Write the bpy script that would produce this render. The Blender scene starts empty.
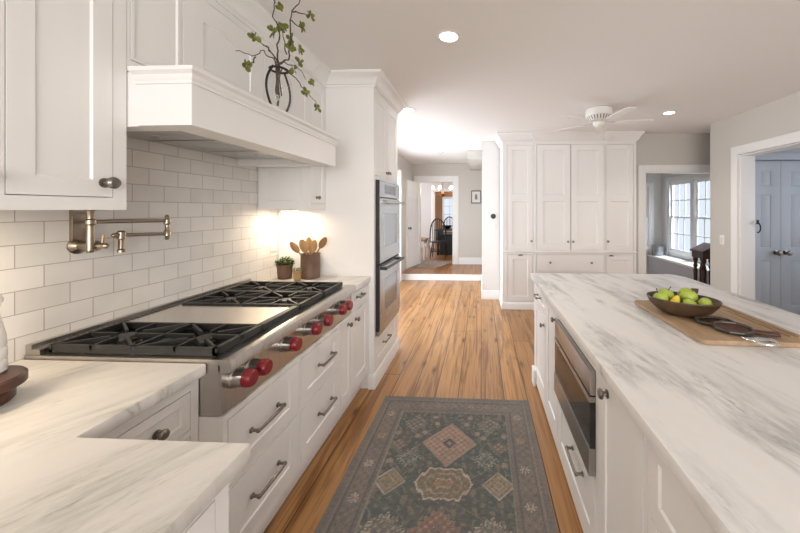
import bpy, bmesh, math, random
import numpy as np
from mathutils import Matrix, Vector
random.seed(7)
PI = math.pi
SC = bpy.context.scene
COL = SC.collection

# ------------------------------------------------------------------ camera
cam_d = bpy.data.cameras.new('camera')
cam_d.sensor_width = 36.0
cam_d.lens = 320.0 / 800.0 * 36.0
cam_d.shift_x = -(466.0 - 400.0) / 800.0
cam_d.shift_y = -(266.5 - 209.0) / 800.0
cam_d.clip_start = 0.02
cam = bpy.data.objects.new('camera', cam_d)
COL.objects.link(cam)
cam.location = (0, 0, 1.46)
cam.rotation_euler = (PI / 2, 0, 0.047)
SC.camera = cam

# ------------------------------------------------------------------ exposure, sky, daylight
SC.view_settings.view_transform = 'Standard'
SC.view_settings.look = 'None'
SC.view_settings.gamma = 1.0
SC.view_settings.use_curve_mapping = False
SC.view_settings.exposure = 0.08
world = bpy.data.worlds.new('sky')
SC.world = world
world.use_nodes = True
wb = world.node_tree.nodes['Background']
wb.inputs[0].default_value = (0.87, 0.93, 1.0, 1)
wb.inputs[1].default_value = 1.0


def area(name, loc, direction, sx, sy, power, color=(1, 1, 1), spread=PI):
    d = bpy.data.lights.new(name, 'AREA')
    d.shape = 'RECTANGLE'; d.size = sx; d.size_y = sy
    d.energy = power; d.color = color; d.spread = spread
    o = bpy.data.objects.new(name, d); COL.objects.link(o)
    o.location = loc
    o.rotation_euler = Vector(direction).to_track_quat('-Z', 'Y').to_euler()
    return o


area('daylight_behind', (0.9, -3.05, 1.6), (0, 1, -0.05), 3.6, 1.5, 136, (0.98, 0.975, 0.98))
area('daylight_hall', (-1.95, 4.95, 1.25), (1, 0, -0.12), 2.5, 2.0, 126, (0.95, 0.97, 1.0))
area('daylight_bay', (4.75, 6.0, 2.9), (-1, -0.1, -1.0), 1.6, 1.2, 330, (0.88, 0.94, 1.0))
area('daylight_side_room', (5.25, 2.6, 1.5), (-1, 0, 0), 2.0, 1.3, 27, (0.89, 0.94, 1.0))
area('daylight_dining', (-3.9, 9.4, 1.5), (1, 0, 0), 2.2, 1.6, 70, (0.95, 0.97, 1.0))
area('far_room_fill', (0.6, 12.1, 1.5), (-1, 0.2, 0), 1.0, 1.6, 40, (1.0, 0.98, 0.95))  # added fill lamp inside the far room, brightens its tan wall; no window behind it


# ------------------------------------------------------------------ materials
class NT:
    def __init__(s, name):
        s.m = bpy.data.materials.new(name); s.m.use_nodes = True
        s.t = s.m.node_tree; s.b = s.t.nodes['Principled BSDF']

    def n(s, typ, **kw):
        nd = s.t.nodes.new(typ)
        for k, v in kw.items():
            if k.startswith('i_'):
                key = k[2:]
                key = int(key) if key.isdigit() else key.replace('_', ' ')
                s.set(nd.inputs[key], v)
            else:
                setattr(nd, k, v)
        return nd

    def set(s, sock, v):
        if hasattr(v, 'is_output') or isinstance(v, bpy.types.NodeSocket):
            s.t.links.new(v, sock)
        else:
            sock.default_value = v

    def math(s, op, a, b=0.0, c=None):
        nd = s.t.nodes.new('ShaderNodeMath'); nd.operation = op
        s.set(nd.inputs[0], a); s.set(nd.inputs[1], b)
        if c is not None: s.set(nd.inputs[2], c)
        return nd.outputs[0]

    def coords(s, rot=(0, 0, 0), scale=(1, 1, 1), loc=(0, 0, 0)):
        tc = s.n('ShaderNodeTexCoord')
        mp = s.n('ShaderNodeMapping')
        s.t.links.new(tc.outputs['Object'], mp.inputs[0])
        mp.inputs['Rotation'].default_value = rot
        mp.inputs['Scale'].default_value = scale
        mp.inputs['Location'].default_value = loc
        return mp.outputs[0]

    def noise(s, vec, scale, detail=4, rough=0.5, dist=0.0):
        nd = s.n('ShaderNodeTexNoise')
        s.set(nd.inputs['Vector'], vec)
        nd.inputs['Scale'].default_value = scale
        nd.inputs['Detail'].default_value = detail
        nd.inputs['Roughness'].default_value = rough
        nd.inputs['Distortion'].default_value = dist
        return nd.outputs[0]

    def ramp(s, fac, stops, interp='LINEAR'):
        nd = s.n('ShaderNodeValToRGB')
        nd.color_ramp.interpolation = interp
        e = nd.color_ramp.elements
        while len(e) < len(stops): e.new(0.5)
        for el, (p, c) in zip(e, stops):
            el.position = p
            el.color = (c, c, c, 1) if not isinstance(c, tuple) else (*c[:3], 1)
        s.set(nd.inputs[0], fac)
        return nd.outputs[0]

    def mix(s, fac, a, b, mode='MIX'):
        nd = s.n('ShaderNodeMix'); nd.data_type = 'RGBA'; nd.blend_type = mode
        s.set(nd.inputs[0], fac)
        for sock, v in ((nd.inputs[6], a), (nd.inputs[7], b)):
            s.set(sock, (*v[:3], 1) if isinstance(v, tuple) else v)
        return nd.outputs[2]

    def bump(s, h, strength=0.3, dist=0.01):
        nd = s.n('ShaderNodeBump')
        nd.inputs['Strength'].default_value = strength
        nd.inputs['Distance'].default_value = dist
        s.set(nd.inputs['Height'], h)
        s.t.links.new(nd.outputs[0], s.b.inputs['Normal'])


def plain(name, col, rough=0.5, metal=0.0, coat=0.0, var=0.0, vscale=8.0, spec=None):
    t = NT(name)
    t.b.inputs['Roughness'].default_value = rough
    t.b.inputs['Metallic'].default_value = metal
    t.b.inputs['Coat Weight'].default_value = coat
    if spec is not None: t.b.inputs['Specular IOR Level'].default_value = spec
    if var > 0:
        nz = t.noise(t.coords(), vscale, 5)
        lo = tuple(c * (1 - var) for c in col); hi = tuple(min(1, c * (1 + var)) for c in col)
        t.t.links.new(t.ramp(nz, [(0.3, lo), (0.7, hi)]), t.b.inputs['Base Color'])
    else:
        t.b.inputs['Base Color'].default_value = (*col, 1)
    return t.m


def emit(name, col, strength):
    t = NT(name)
    t.b.inputs['Base Color'].default_value = (*col, 1)
    t.b.inputs['Emission Color'].default_value = (*col, 1)
    t.b.inputs['Emission Strength'].default_value = strength
    return t.m


def marble(name, ang, seed, base, grey, dark, amount):
    """white marble; ang turns the streak direction onto the local x axis"""
    t = NT(name)
    r = t.coords(rot=(0, 0, ang), loc=(seed, seed * 0.7, 0))
    m2 = t.n('ShaderNodeMapping'); t.t.links.new(r, m2.inputs[0]); m2.inputs['Scale'].default_value = (1.0, 4.6, 1.0)
    v = m2.outputs[0]
    m3 = t.n('ShaderNodeMapping'); t.t.links.new(r, m3.inputs[0]); m3.inputs['Scale'].default_value = (1.0, 2.6, 1.0)
    v3 = m3.outputs[0]
    band = t.ramp(t.noise(v, 1.15, 4, 0.55, 0.5), [(0.44, 0.0), (0.60, 1.0)])
    streak = t.ramp(t.noise(v, 2.4, 9, 0.68, 0.5), [(0.43, 0.0), (0.62, 1.0)])
    speck = t.ramp(t.noise(v3, 9.0, 6, 0.7, 0.6), [(0.50, 0.0), (0.66, 1.0)])
    n1 = t.noise(v, 1.7, 10, 0.66, 0.7)
    vein = t.ramp(t.math('ABSOLUTE', t.math('SUBTRACT', n1, 0.52)), [(0.0, 1.0), (0.010, 0.5), (0.03, 0.0)])
    g = t.math('MULTIPLY', t.math('ADD', t.math('MULTIPLY', streak, 0.75), t.math('MULTIPLY', speck, 0.35)), t.math('ADD', t.math('MULTIPLY', band, 0.9), 0.06))
    c = t.mix(t.math('MULTIPLY', g, amount), base, grey)
    d = t.math('MULTIPLY', vein, t.math('MULTIPLY', band, t.math('ADD', t.math('MULTIPLY', speck, 0.7), 0.2)))
    c = t.mix(t.math('MULTIPLY', d, amount), c, dark)
    t.t.links.new(c, t.b.inputs['Base Color'])
    t.b.inputs['Roughness'].default_value = 0.36
    t.b.inputs['Specular IOR Level'].default_value = 0.4
    return t.m


def planks(name, light, dark, roww=0.125, length=2.6):
    t = NT(name)
    tc = t.n('ShaderNodeTexCoord')
    sep = t.n('ShaderNodeSeparateXYZ'); t.t.links.new(tc.outputs['Object'], sep.inputs[0])
    sx, sy = sep.outputs[0], sep.outputs[1]
    row = t.math('FLOOR', t.math('DIVIDE', sx, roww))
    wn = t.n('ShaderNodeTexWhiteNoise'); wn.noise_dimensions = '1D'; t.t.links.new(row, wn.inputs['W'])
    off = t.math('MULTIPLY', wn.outputs[0], 37.0)
    cmb = t.n('ShaderNodeCombineXYZ'); t.set(cmb.inputs[0], t.math('ADD', sy, off)); t.t.links.new(sx, cmb.inputs[1])
    br = t.n('ShaderNodeTexBrick')
    t.t.links.new(cmb.outputs[0], br.inputs['Vector'])
    br.offset = 0.0
    br.inputs['Color1'].default_value = (0, 0, 0, 1); br.inputs['Color2'].default_value = (1, 1, 1, 1)
    br.inputs['Mortar'].default_value = (0.5, 0.5, 0.5, 1)
    br.inputs['Scale'].default_value = 1.0
    br.inputs['Mortar Size'].default_value = 0.0035
    br.inputs['Mortar Smooth'].default_value = 0.2
    br.inputs['Brick Width'].default_value = length
    br.inputs['Row Height'].default_value = roww
    g = t.n('ShaderNodeCombineXYZ')
    t.set(g.inputs[0], t.math('MULTIPLY', sx, 14.0)); t.set(g.inputs[1], t.math('ADD', t.math('MULTIPLY', sy, 0.8), off)); t.set(g.inputs[2], off)
    grain = t.noise(g.outputs[0], 1.0, 6, 0.6, 1.0)
    g2 = t.n('ShaderNodeCombineXYZ')
    t.set(g2.inputs[0], t.math('MULTIPLY', sx, 70.0)); t.set(g2.inputs[1], t.math('ADD', t.math('MULTIPLY', sy, 2.0), off))
    fine = t.noise(g2.outputs[0], 1.0, 3, 0.5, 0.3)
    g3 = t.n('ShaderNodeCombineXYZ')
    t.set(g3.inputs[0], t.math('MULTIPLY', sx, 8.0)); t.set(g3.inputs[1], t.math('MULTIPLY', sy, 2.6))
    vo = t.n('ShaderNodeTexVoronoi'); t.t.links.new(g3.outputs[0], vo.inputs['Vector']); vo.inputs['Scale'].default_value = 1.0
    knot = t.ramp(vo.outputs['Distance'], [(0.06, 1.0), (0.13, 0.5), (0.24, 0.0)])
    tone = t.math('MULTIPLY', t.math('POWER', t.math('ADD', t.math('MULTIPLY', br.outputs['Color'], 0.5), t.math('MULTIPLY', wn.outputs[0], 0.5)), 1.6), 1.1)
    mid = tuple(a * 0.36 + b * 0.64 for a, b in zip(light, dark))
    base = t.mix(tone, light, mid)
    c = t.mix(t.ramp(grain, [(0.50, 0.0), (0.60, 0.55), (0.74, 0.85)]), base, dark)
    c = t.mix(t.ramp(fine, [(0.48, 0.0), (0.70, 0.6)]), c, dark)
    c = t.mix(t.math('MULTIPLY', knot, 0.8), c, tuple(x * 0.35 for x in dark))
    c = t.mix(br.outputs['Fac'], c, (0.06, 0.025, 0.01))
    t.t.links.new(c, t.b.inputs['Base Color'])
    t.b.inputs['Roughness'].default_value = 0.30
    t.b.inputs['Specular IOR Level'].default_value = 0.6
    t.bump(t.math('MULTIPLY', br.outputs['Fac'], -1.0), 0.4, 0.004)
    return t.m


def tiles(name):
    t = NT(name)
    tc = t.n('ShaderNodeTexCoord')
    sep = t.n('ShaderNodeSeparateXYZ'); t.t.links.new(tc.outputs['Object'], sep.inputs[0])
    cmb = t.n('ShaderNodeCombineXYZ')
    t.set(cmb.inputs[0], t.math('ADD', sep.outputs[1], TILE_OFF)); t.set(cmb.inputs[1], t.math('SUBTRACT', sep.outputs[2], 0.912))
    br = t.n('ShaderNodeTexBrick'); t.t.links.new(cmb.outputs[0], br.inputs['Vector'])
    br.offset = 0.5
    br.inputs['Color1'].default_value = (0.70, 0.675, 0.64, 1); br.inputs['Color2'].default_value = (0.78, 0.755, 0.72, 1)
    br.inputs['Mortar'].default_value = (0.40, 0.36, 0.31, 1)
    br.inputs['Scale'].default_value = 1.0
    br.inputs['Mortar Size'].default_value = 0.0016
    br.inputs['Mortar Smooth'].default_value = 0.1
    br.inputs['Brick Width'].default_value = 0.155
    br.inputs['Row Height'].default_value = 0.0835
    nz = t.noise(t.coords(), 9.0, 3)
    c = t.mix(0.12, br.outputs['Color'], t.ramp(nz, [(0.3, 0.5), (0.7, 1.0)]), 'MULTIPLY')
    t.t.links.new(c, t.b.inputs['Base Color'])
    t.set(t.b.inputs['Roughness'], t.ramp(br.outputs['Fac'], [(0.0, 0.22), (1.0, 0.8)]))
    h = t.math('ADD', t.math('MULTIPLY', br.outputs['Fac'], -1.0), t.math('MULTIPLY', nz, 0.6))
    t.bump(h, 0.25, 0.004)
    return t.m


def brushed(name, col, rough=0.3, axis=(200, 2, 2)):
    t = NT(name)
    nz = t.noise(t.coords(scale=axis), 1.0, 2)
    t.t.links.new(t.ramp(nz, [(0.3, tuple(c * 0.93 for c in col)), (0.7, col)]), t.b.inputs['Base Color'])
    t.b.inputs['Metallic'].default_value = 1.0
    t.set(t.b.inputs['Roughness'], t.ramp(nz, [(0.3, rough * 0.9), (0.7, rough * 1.12)]))
    return t.m


def wood(name, light, dark, scale=(3, 30, 30), rough=0.5):
    t = NT(name)
    nz = t.noise(t.coords(scale=scale), 1.0, 6, 0.6, 0.8)
    t.t.links.new(t.ramp(nz, [(0.3, light), (0.7, dark)]), t.b.inputs['Base Color'])
    t.b.inputs['Roughness'].default_value = rough
    return t.m


def pane_glass(name, tint=(0.95, 0.97, 1.0)):
    t = NT(name)
    tr = t.n('ShaderNodeBsdfTransparent'); tr.inputs[0].default_value = (*tint, 1)
    gl = t.n('ShaderNodeBsdfGlossy'); gl.inputs['Roughness'].default_value = 0.02
    lw = t.n('ShaderNodeLayerWeight'); lw.inputs[0].default_value = 0.5
    fac = t.math('ADD', t.math('MULTIPLY', t.math('POWER', lw.outputs['Facing'], 4.0), 0.5), 0.03)
    mx = t.n('ShaderNodeMixShader')
    t.t.links.new(fac, mx.inputs[0]); t.t.links.new(tr.outputs[0], mx.inputs[1]); t.t.links.new(gl.outputs[0], mx.inputs[2])
    out = t.t.nodes['Material Output']
    t.t.links.new(mx.outputs[0], out.inputs[0])
    return t.m


TILE_OFF = 0.0915
M = {}
M['white'] = plain('white_cabinet_paint', (0.82, 0.805, 0.785), 0.42)
M['trim'] = plain('white_trim_paint', (0.82, 0.81, 0.79), 0.4)
M['wall'] = plain('greige_wall_paint', (0.585, 0.555, 0.505), 0.7)
M['hallwall'] = plain('pale_hall_wall_paint', (0.70, 0.69, 0.67), 0.7)
M['ceiling'] = plain('ceiling_paint', (0.82, 0.80, 0.775), 0.85)
M['floor'] = planks('heart_pine_planks', (0.49, 0.258, 0.094), (0.14, 0.048, 0.011), 0.178, 3.3)
M['landing'] = planks('landing_planks', (0.42, 0.20, 0.075), (0.20, 0.075, 0.02))
M['tile'] = tiles('white_subway_tile')
M['marble_left'] = marble('marble_perimeter', math.radians(-60), 3.1, (0.75, 0.725, 0.69), (0.40, 0.405, 0.35), (0.27, 0.22, 0.16), 0.75)
M['marble_island'] = marble('marble_island', math.radians(82), 8.4, (0.79, 0.78, 0.76), (0.33, 0.34, 0.35), (0.17, 0.17, 0.17), 1.0)
M['steel'] = brushed('stainless_steel', (0.54, 0.51, 0.475), 0.30, (3, 220, 3))
M['steel_side'] = brushed('stainless_panel', (0.50, 0.49, 0.48), 0.27, (2, 2, 160))
M['oven'] = brushed('oven_stainless', (0.34, 0.335, 0.33), 0.25, (2, 2, 160))
M['strip'] = plain('smooth_stainless', (0.42, 0.405, 0.39), 0.3, 1.0)
M['griddle'] = plain('polished_griddle_steel', (0.66, 0.62, 0.57), 0.24, 1.0)
M['iron'] = plain('black_cast_iron', (0.018, 0.018, 0.017), 0.45)
M['pan'] = plain('black_enamel', (0.012, 0.012, 0.012), 0.25)
M['nickel'] = plain('antique_nickel', (0.25, 0.225, 0.195), 0.32, 1.0)
M['brass'] = plain('brushed_warm_nickel', (0.37, 0.305, 0.235), 0.30, 1.0)
M['bezel'] = plain('satin_steel', (0.50, 0.48, 0.46), 0.3, 1.0)
M['chrome'] = plain('polished_silver', (0.75, 0.74, 0.73), 0.18, 1.0)
M['red'] = plain('red_knob_plastic', (0.20, 0.007, 0.014), 0.3)
M['blackglass'] = plain('black_glass', (0.02, 0.018, 0.016), 0.06)
M['ovenglass'] = plain('tinted_oven_glass', (0.16, 0.16, 0.165), 0.08, 0.7)
M['black'] = plain('black_plastic', (0.015, 0.015, 0.016), 0.4)
M['glass'] = pane_glass('window_glass')
M['vaseglass'] = pane_glass('clear_vase_glass', (0.985, 0.99, 0.985))
M['darkiron'] = plain('dark_wrought_iron', (0.035, 0.03, 0.026), 0.5, 0.6)
M['twig'] = plain('dark_twig_bark', (0.085, 0.06, 0.045), 0.8, var=0.3, vscale=40)
M['leaf'] = plain('yellow_green_leaf', (0.15, 0.17, 0.022), 0.55, var=0.45, vscale=30)
M['herb'] = plain('dark_green_leaf', (0.07, 0.12, 0.022), 0.5, var=0.5, vscale=60)
M['clay'] = plain('brown_stoneware', (0.13, 0.065, 0.038), 0.55, var=0.2, vscale=20)
M['crock'] = plain('brown_crock_glaze', (0.15, 0.085, 0.055), 0.4, var=0.2, vscale=14)
M['tinpot'] = plain('tan_metal_pot', (0.38, 0.26, 0.13), 0.4, 0.6)
M['spoon'] = wood('light_wooden_spoon', (0.58, 0.36, 0.16), (0.38, 0.20, 0.075), (30, 30, 4))
M['spoon2'] = wood('brown_wooden_spoon', (0.36, 0.20, 0.09), (0.22, 0.11, 0.045), (30, 30, 4))
M['redwood'] = wood('reddish_walnut', (0.105, 0.036, 0.016), (0.045, 0.015, 0.008), (4, 24, 24), 0.35)
M['boardwood'] = wood('worn_maple_board', (0.44, 0.31, 0.19), (0.31, 0.20, 0.115), (26, 4, 26), 0.55)
M['bowlwood'] = wood('dark_dough_bowl', (0.10, 0.06, 0.028), (0.05, 0.028, 0.013), (4, 30, 10), 0.45)
M['dishwood'] = wood('dark_red_brown_wood', (0.10, 0.035, 0.018), (0.045, 0.017, 0.01), (10, 30, 10), 0.4)
M['pewter'] = plain('beaded_pewter', (0.085, 0.075, 0.065), 0.5, 0.6)
M['apple'] = plain('green_apple_skin', (0.38, 0.47, 0.07), 0.35, var=0.16, vscale=9)
M['pear'] = plain('yellow_pear_skin', (0.74, 0.55, 0.05), 0.4, var=0.1, vscale=9)
M['stem'] = plain('fruit_stem', (0.10, 0.06, 0.03), 0.7)
M['porcelain'] = plain('white_porcelain', (0.85, 0.83, 0.80), 0.2)
M['fanwhite'] = plain('white_fan_enamel', (0.80, 0.78, 0.74), 0.35)
M['lens'] = emit('lamp_lens', (1.0, 0.93, 0.82), 9.0)
M['bulb'] = emit('filament_bulb', (1.0, 0.82, 0.58), 12.0)
M['closet'] = plain('cool_white_door_paint', (0.50, 0.53, 0.575), 0.45)
M['galv'] = plain('galvanised_zinc', (0.34, 0.35, 0.36), 0.42, 0.9, var=0.25, vscale=12)
M['mahogany'] = wood('dark_mahogany', (0.085, 0.03, 0.02), (0.035, 0.013, 0.009), (6, 24, 24), 0.3)
M['blackwood'] = plain('black_painted_wood', (0.012, 0.013, 0.014), 0.35)
M['tanwood'] = wood('tan_oak', (0.42, 0.28, 0.16), (0.28, 0.17, 0.09), (20, 20, 4), 0.5)
M['tan'] = plain('tan_brown_wall_paint', (0.42, 0.25, 0.14), 0.7)
M['dinewall'] = plain('lavender_grey_paint', (0.66, 0.65, 0.66), 0.75)
M['copper'] = plain('aged_copper', (0.30, 0.12, 0.06), 0.4, 1.0)
M['paper'] = plain('off_white_print', (0.72, 0.70, 0.66), 0.8)
M['ink'] = plain('grey_ink', (0.25, 0.24, 0.23), 0.8)
M['dark'] = plain('dark_recess', (0.03, 0.03, 0.03), 0.9)
M['grey'] = plain('grey_seat_paint', (0.52, 0.53, 0.57), 0.6)
M['screen'] = plain('grey_display', (0.10, 0.11, 0.11), 0.2)
_t = NT('runner_rug_weave')
_a = _t.n('ShaderNodeAttribute'); _a.attribute_name = 'weave'
_t.t.links.new(_a.outputs['Color'], _t.b.inputs['Base Color'])
_t.b.inputs['Roughness'].default_value = 0.95
_t.b.inputs['Specular IOR Level'].default_value = 0.1
M['rug'] = _t.m

# ------------------------------------------------------------------ builders
ROOT = {}


def thing(name, label, cat, loc=(0, 0, 0), rot=0.0, group=None):
    o = bpy.data.objects.new(name, None); COL.objects.link(o)
    o.empty_display_size = 0.1
    o.location = loc; o.rotation_euler = (0, 0, rot)
    o['label'] = label; o['category'] = cat
    if group: o['group'] = group
    ROOT[o.name] = Matrix.Translation(loc) @ Matrix.Rotation(rot, 4, 'Z')
    return o


def tag(o, label, cat, group=None):
    o['label'] = label; o['category'] = cat
    if group: o['group'] = group
    return o


class MB:
    def __init__(s, M=None):
        s.bm = bmesh.new(); s.M = M

    def v(s, x, y, z):
        p = Vector((x, y, z))
        return s.bm.verts.new(s.M @ p if s.M is not None else p)

    def face(s, vs):
        try: return s.bm.faces.new(vs)
        except ValueError: return None

    def box(s, x0, x1, y0, y1, z0, z1):
        x0, x1 = min(x0, x1), max(x0, x1); y0, y1 = min(y0, y1), max(y0, y1); z0, z1 = min(z0, z1), max(z0, z1)
        p = [s.v(*c) for c in ((x0, y0, z0), (x1, y0, z0), (x1, y1, z0), (x0, y1, z0), (x0, y0, z1), (x1, y0, z1), (x1, y1, z1), (x0, y1, z1))]
        for f in ((0, 3, 2, 1), (4, 5, 6, 7), (0, 1, 5, 4), (1, 2, 6, 5), (2, 3, 7, 6), (3, 0, 4, 7)):
            s.face([p[i] for i in f])
        return s

    def prism(s, poly, z0, z1):
        a = [s.v(x, y, z0) for x, y in poly]; b = [s.v(x, y, z1) for x, y in poly]
        s.face(a[::-1]); s.face(b)
        n = len(poly)
        for i in range(n): s.face([a[i], a[(i + 1) % n], b[(i + 1) % n], b[i]])
        return s

    def hexa(s, pts):
        p = [s.v(*c) for c in pts]
        for f in ((0, 3, 2, 1), (4, 5, 6, 7), (0, 1, 5, 4), (1, 2, 6, 5), (2, 3, 7, 6), (3, 0, 4, 7)):
            s.face([p[i] for i in f])
        return s

    def rings(s, rings, closed=True, cap=True):
        n = len(rings[0])
        for a, b in zip(rings[:-1], rings[1:]):
            for i in range(n if closed else n - 1):
                s.face([a[i], a[(i + 1) % n], b[(i + 1) % n], b[i]])
        if cap:
            s.face(rings[0][::-1]); s.face(rings[-1])

    def lathe(s, prof, o=(0, 0, 0), ax=(0, 0, 1), seg=20, sx=1.0, sy=1.0, cap=True):
        ax = Vector(ax).normalized()
        q = Vector((0, 0, 1)).rotation_difference(ax).to_matrix()
        o = Vector(o)
        rs = []
        for r, h in prof:
            ring = []
            for i in range(seg):
                a = 2 * PI * i / seg
                p = o + q @ Vector((max(r, 1e-4) * math.cos(a) * sx, max(r, 1e-4) * math.sin(a) * sy, h))
                ring.append(s.v(*p))
            rs.append(ring)
        s.rings(rs, True, cap)
        return s

    def tube(s, pts, r, seg=8, cap=True):
        pts = [Vector(p) for p in pts]
        rad = r if isinstance(r, (list, tuple)) else [r] * len(pts)
        rs = []; up = None
        for i, p in enumerate(pts):
            a = pts[max(i - 1, 0)]; b = pts[min(i + 1, len(pts) - 1)]
            d = (b - a).normalized()
            if up is None:
                up = Vector((0, 0, 1)) if abs(d.z) < 0.9 else Vector((1, 0, 0))
            u = (up - d * up.dot(d)).normalized(); w = d.cross(u); up = u
            rs.append([s.v(*(p + (u * math.cos(2 * PI * k / seg) + w * math.sin(2 * PI * k / seg)) * rad[i])) for k in range(seg)])
        s.rings(rs, True, cap)
        return s

    def ball(s, c, r, seg=16, rows=10, prof=None):
        if not isinstance(r, (tuple, list)): r = (r, r, r)
        rs = []
        for j in range(rows + 1):
            t = PI * j / rows
            rr = max(math.sin(t), 0.004); zz = -math.cos(t)
            if prof: rr, zz = prof(rr, zz)
            rs.append([s.v(c[0] + r[0] * rr * math.cos(2 * PI * k / seg), c[1] + r[1] * rr * math.sin(2 * PI * k / seg), c[2] + r[2] * zz) for k in range(seg)])
        s.rings(rs)
        return s

    def sweep(s, prof, path, z=0.0, closed=False, m0=0.0, m1=0.0):
        n = len(path); nor = []
        for i in range(n):
            ds = []
            if i > 0 or closed: ds.append((Vector(path[i]) - Vector(path[i - 1])).normalized())
            if i < n - 1 or closed: ds.append((Vector(path[(i + 1) % n]) - Vector(path[i])).normalized())
            ns = [Vector((d.y, -d.x)) for d in ds]
            m = sum(ns, Vector((0, 0))).normalized()
            nor.append(m / max(m.dot(ns[0]), 0.2))
        dA = (Vector(path[1]) - Vector(path[0])).normalized() * m0; dB = (Vector(path[-1]) - Vector(path[-2])).normalized() * m1
        ex = [dA] + [Vector((0, 0))] * (n - 2) + [dB]
        rs = [[s.v(p[0] + (m.x + e.x) * o, p[1] + (m.y + e.y) * o, z + h) for o, h in prof] for p, m, e in zip(path, nor, ex)]
        if closed: rs.append(rs[0])
        s.rings(rs, True, not closed)
        return s

    def slab(s, u0, u1, z0, z1, y0, y1, panels=(), recess=0.006, slope=0.005, field=0.0):
        """board in the x-z plane, front at y0, back at y1; panels = recessed rectangles on its front"""
        us = sorted({u0, u1, *[p[0] for p in panels], *[p[1] for p in panels]})
        zs = sorted({z0, z1, *[p[2] for p in panels], *[p[3] for p in panels]})
        q = lambda a, b, c, d, y: s.face([s.v(a, y, c), s.v(b, y, c), s.v(b, y, d), s.v(a, y, d)])
        for a, b in zip(us[:-1], us[1:]):
            for c, d in zip(zs[:-1], zs[1:]):
                mu, mz = (a + b) / 2, (c + d) / 2
                if not any(p[0] < mu < p[1] and p[2] < mz < p[3] for p in panels): q(a, b, c, d, y0)
        for a, b, c, d in panels:
            y = y0 + recess; e = slope
            O = [(a, c), (b, c), (b, d), (a, d)]; I = [(a + e, c + e), (b - e, c + e), (b - e, d - e), (a + e, d - e)]
            for i in range(4):
                j = (i + 1) % 4
                s.face([s.v(O[i][0], y0, O[i][1]), s.v(O[j][0], y0, O[j][1]), s.v(I[j][0], y, I[j][1]), s.v(I[i][0], y, I[i][1])])
            if field:
                f = field
                J = [(a + e + f, c + e + f), (b - e - f, c + e + f), (b - e - f, d - e - f), (a + e + f, d - e - f)]
                for i in range(4):
                    j = (i + 1) % 4
                    s.face([s.v(I[i][0], y, I[i][1]), s.v(I[j][0], y, I[j][1]), s.v(J[j][0], y0 + 0.001, J[j][1]), s.v(J[i][0], y0 + 0.001, J[i][1])])
                s.face([s.v(p[0], y0 + 0.001, p[1]) for p in J])
            else:
                s.face([s.v(p[0], y, p[1]) for p in I])
        F = [(u0, z0), (u1, z0), (u1, z1), (u0, z1)]
        for i in range(4):
            j = (i + 1) % 4
            s.face([s.v(F[j][0], y0, F[j][1]), s.v(F[i][0], y0, F[i][1]), s.v(F[i][0], y1, F[i][1]), s.v(F[j][0], y1, F[j][1])])
        s.face([s.v(u0, y1, z0), s.v(u0, y1, z1), s.v(u1, y1, z1), s.v(u1, y1, z0)])
        return s

    def build(s, name, mat, parent=None, world=False, bevel=0.0, kind=None, fix=True):
        bm = s.bm
        bmesh.ops.remove_doubles(bm, verts=bm.verts, dist=1e-5)
        if fix: bmesh.ops.recalc_face_normals(bm, faces=bm.faces)
        if bevel:
            es = [e for e in bm.edges if len(e.link_faces) == 2 and e.calc_face_angle(0) > 0.6]
            bmesh.ops.bevel(bm, geom=es, offset=bevel, segments=2, profile=0.6, affect='EDGES', clamp_overlap=True)
        if parent is not None and world: bm.transform(ROOT[parent.name].inverted())
        for f in bm.faces: f.smooth = True
        for e in bm.edges:
            if len(e.link_faces) != 2 or e.calc_face_angle(0) > 0.6: e.smooth = False
        me = bpy.data.meshes.new(name); bm.to_mesh(me); bm.free()
        me.materials.append(M[mat] if isinstance(mat, str) else mat)
        o = bpy.data.objects.new(name, me); COL.objects.link(o)
        if parent is not None:
            o.parent = parent; ROOT[o.name] = ROOT[parent.name]
        if kind: o['kind'] = kind
        return o


def loose(name, mb, mat, label, cat, origin, group=None, bevel=0.0):
    """a one-mesh thing whose origin is put at its base"""
    mb.bm.transform(Matrix.Translation(-Vector(origin)))
    o = mb.build(name, mat, bevel=bevel)
    o.location = origin
    return tag(o, label, cat, group)


def struct(name, mb, mat, bevel=0.0):
    return mb.build(name, mat, kind='structure', bevel=bevel)


# ------------------------------------------------------------------ room shell
H = 2.56
struct('floor', MB().box(-1.68, 5.08, -3.2, 4.31, -0.06, 0.0).box(-1.68, 4.02, 4.31, 6.55, -0.06, 0.0).box(0.14, 4.02, 6.55, 7.2, -0.06, 0.0), 'floor')
struct('floor_landing', MB().box(-4.0, 1.5, 6.552, 12.8, -0.06, 0.12), 'landing')
struct('trim_1', MB().box(-1.68, 0.02, 6.53, 6.551, 0.0, 0.098).box(-1.68, 0.02, 6.52, 6.551, 0.098, 0.12), 'trim')
struct('ceiling', MB().box(-4.1, 5.2, -3.3, 4.32, H, H + 0.05).box(-4.1, 4.02, 4.32, 12.9, H, H + 0.05), 'ceiling')
w = MB().box(-1.80, -1.68, -3.2, 3.62, 0, H).box(-1.80, -1.68, 6.3, 7.75, 0, H)
w.box(-1.80, -1.68, 3.62, 6.3, 0, 0.1).box(-1.80, -1.68, 3.62, 6.3, 2.2, H)
struct('wall_left', w, 'wall')
w = MB().box(-1.68, 5.08, -3.32, -3.2, 0, 0.85).box(-1.68, 5.08, -3.32, -3.2, 2.35, H)
w.box(-1.68, -0.9, -3.32, -3.2, 0.85, 2.35).box(2.7, 5.08, -3.32, -3.2, 0.85, 2.35)
struct('wall_behind', w, 'wall')
w = MB().box(2.98, 3.14, -3.2, 2.75, 0, H).box(2.98, 3.14, 2.75, 3.84, 2.085, H).box(2.98, 3.14, 3.84, 4.31, 0, H)
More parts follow.
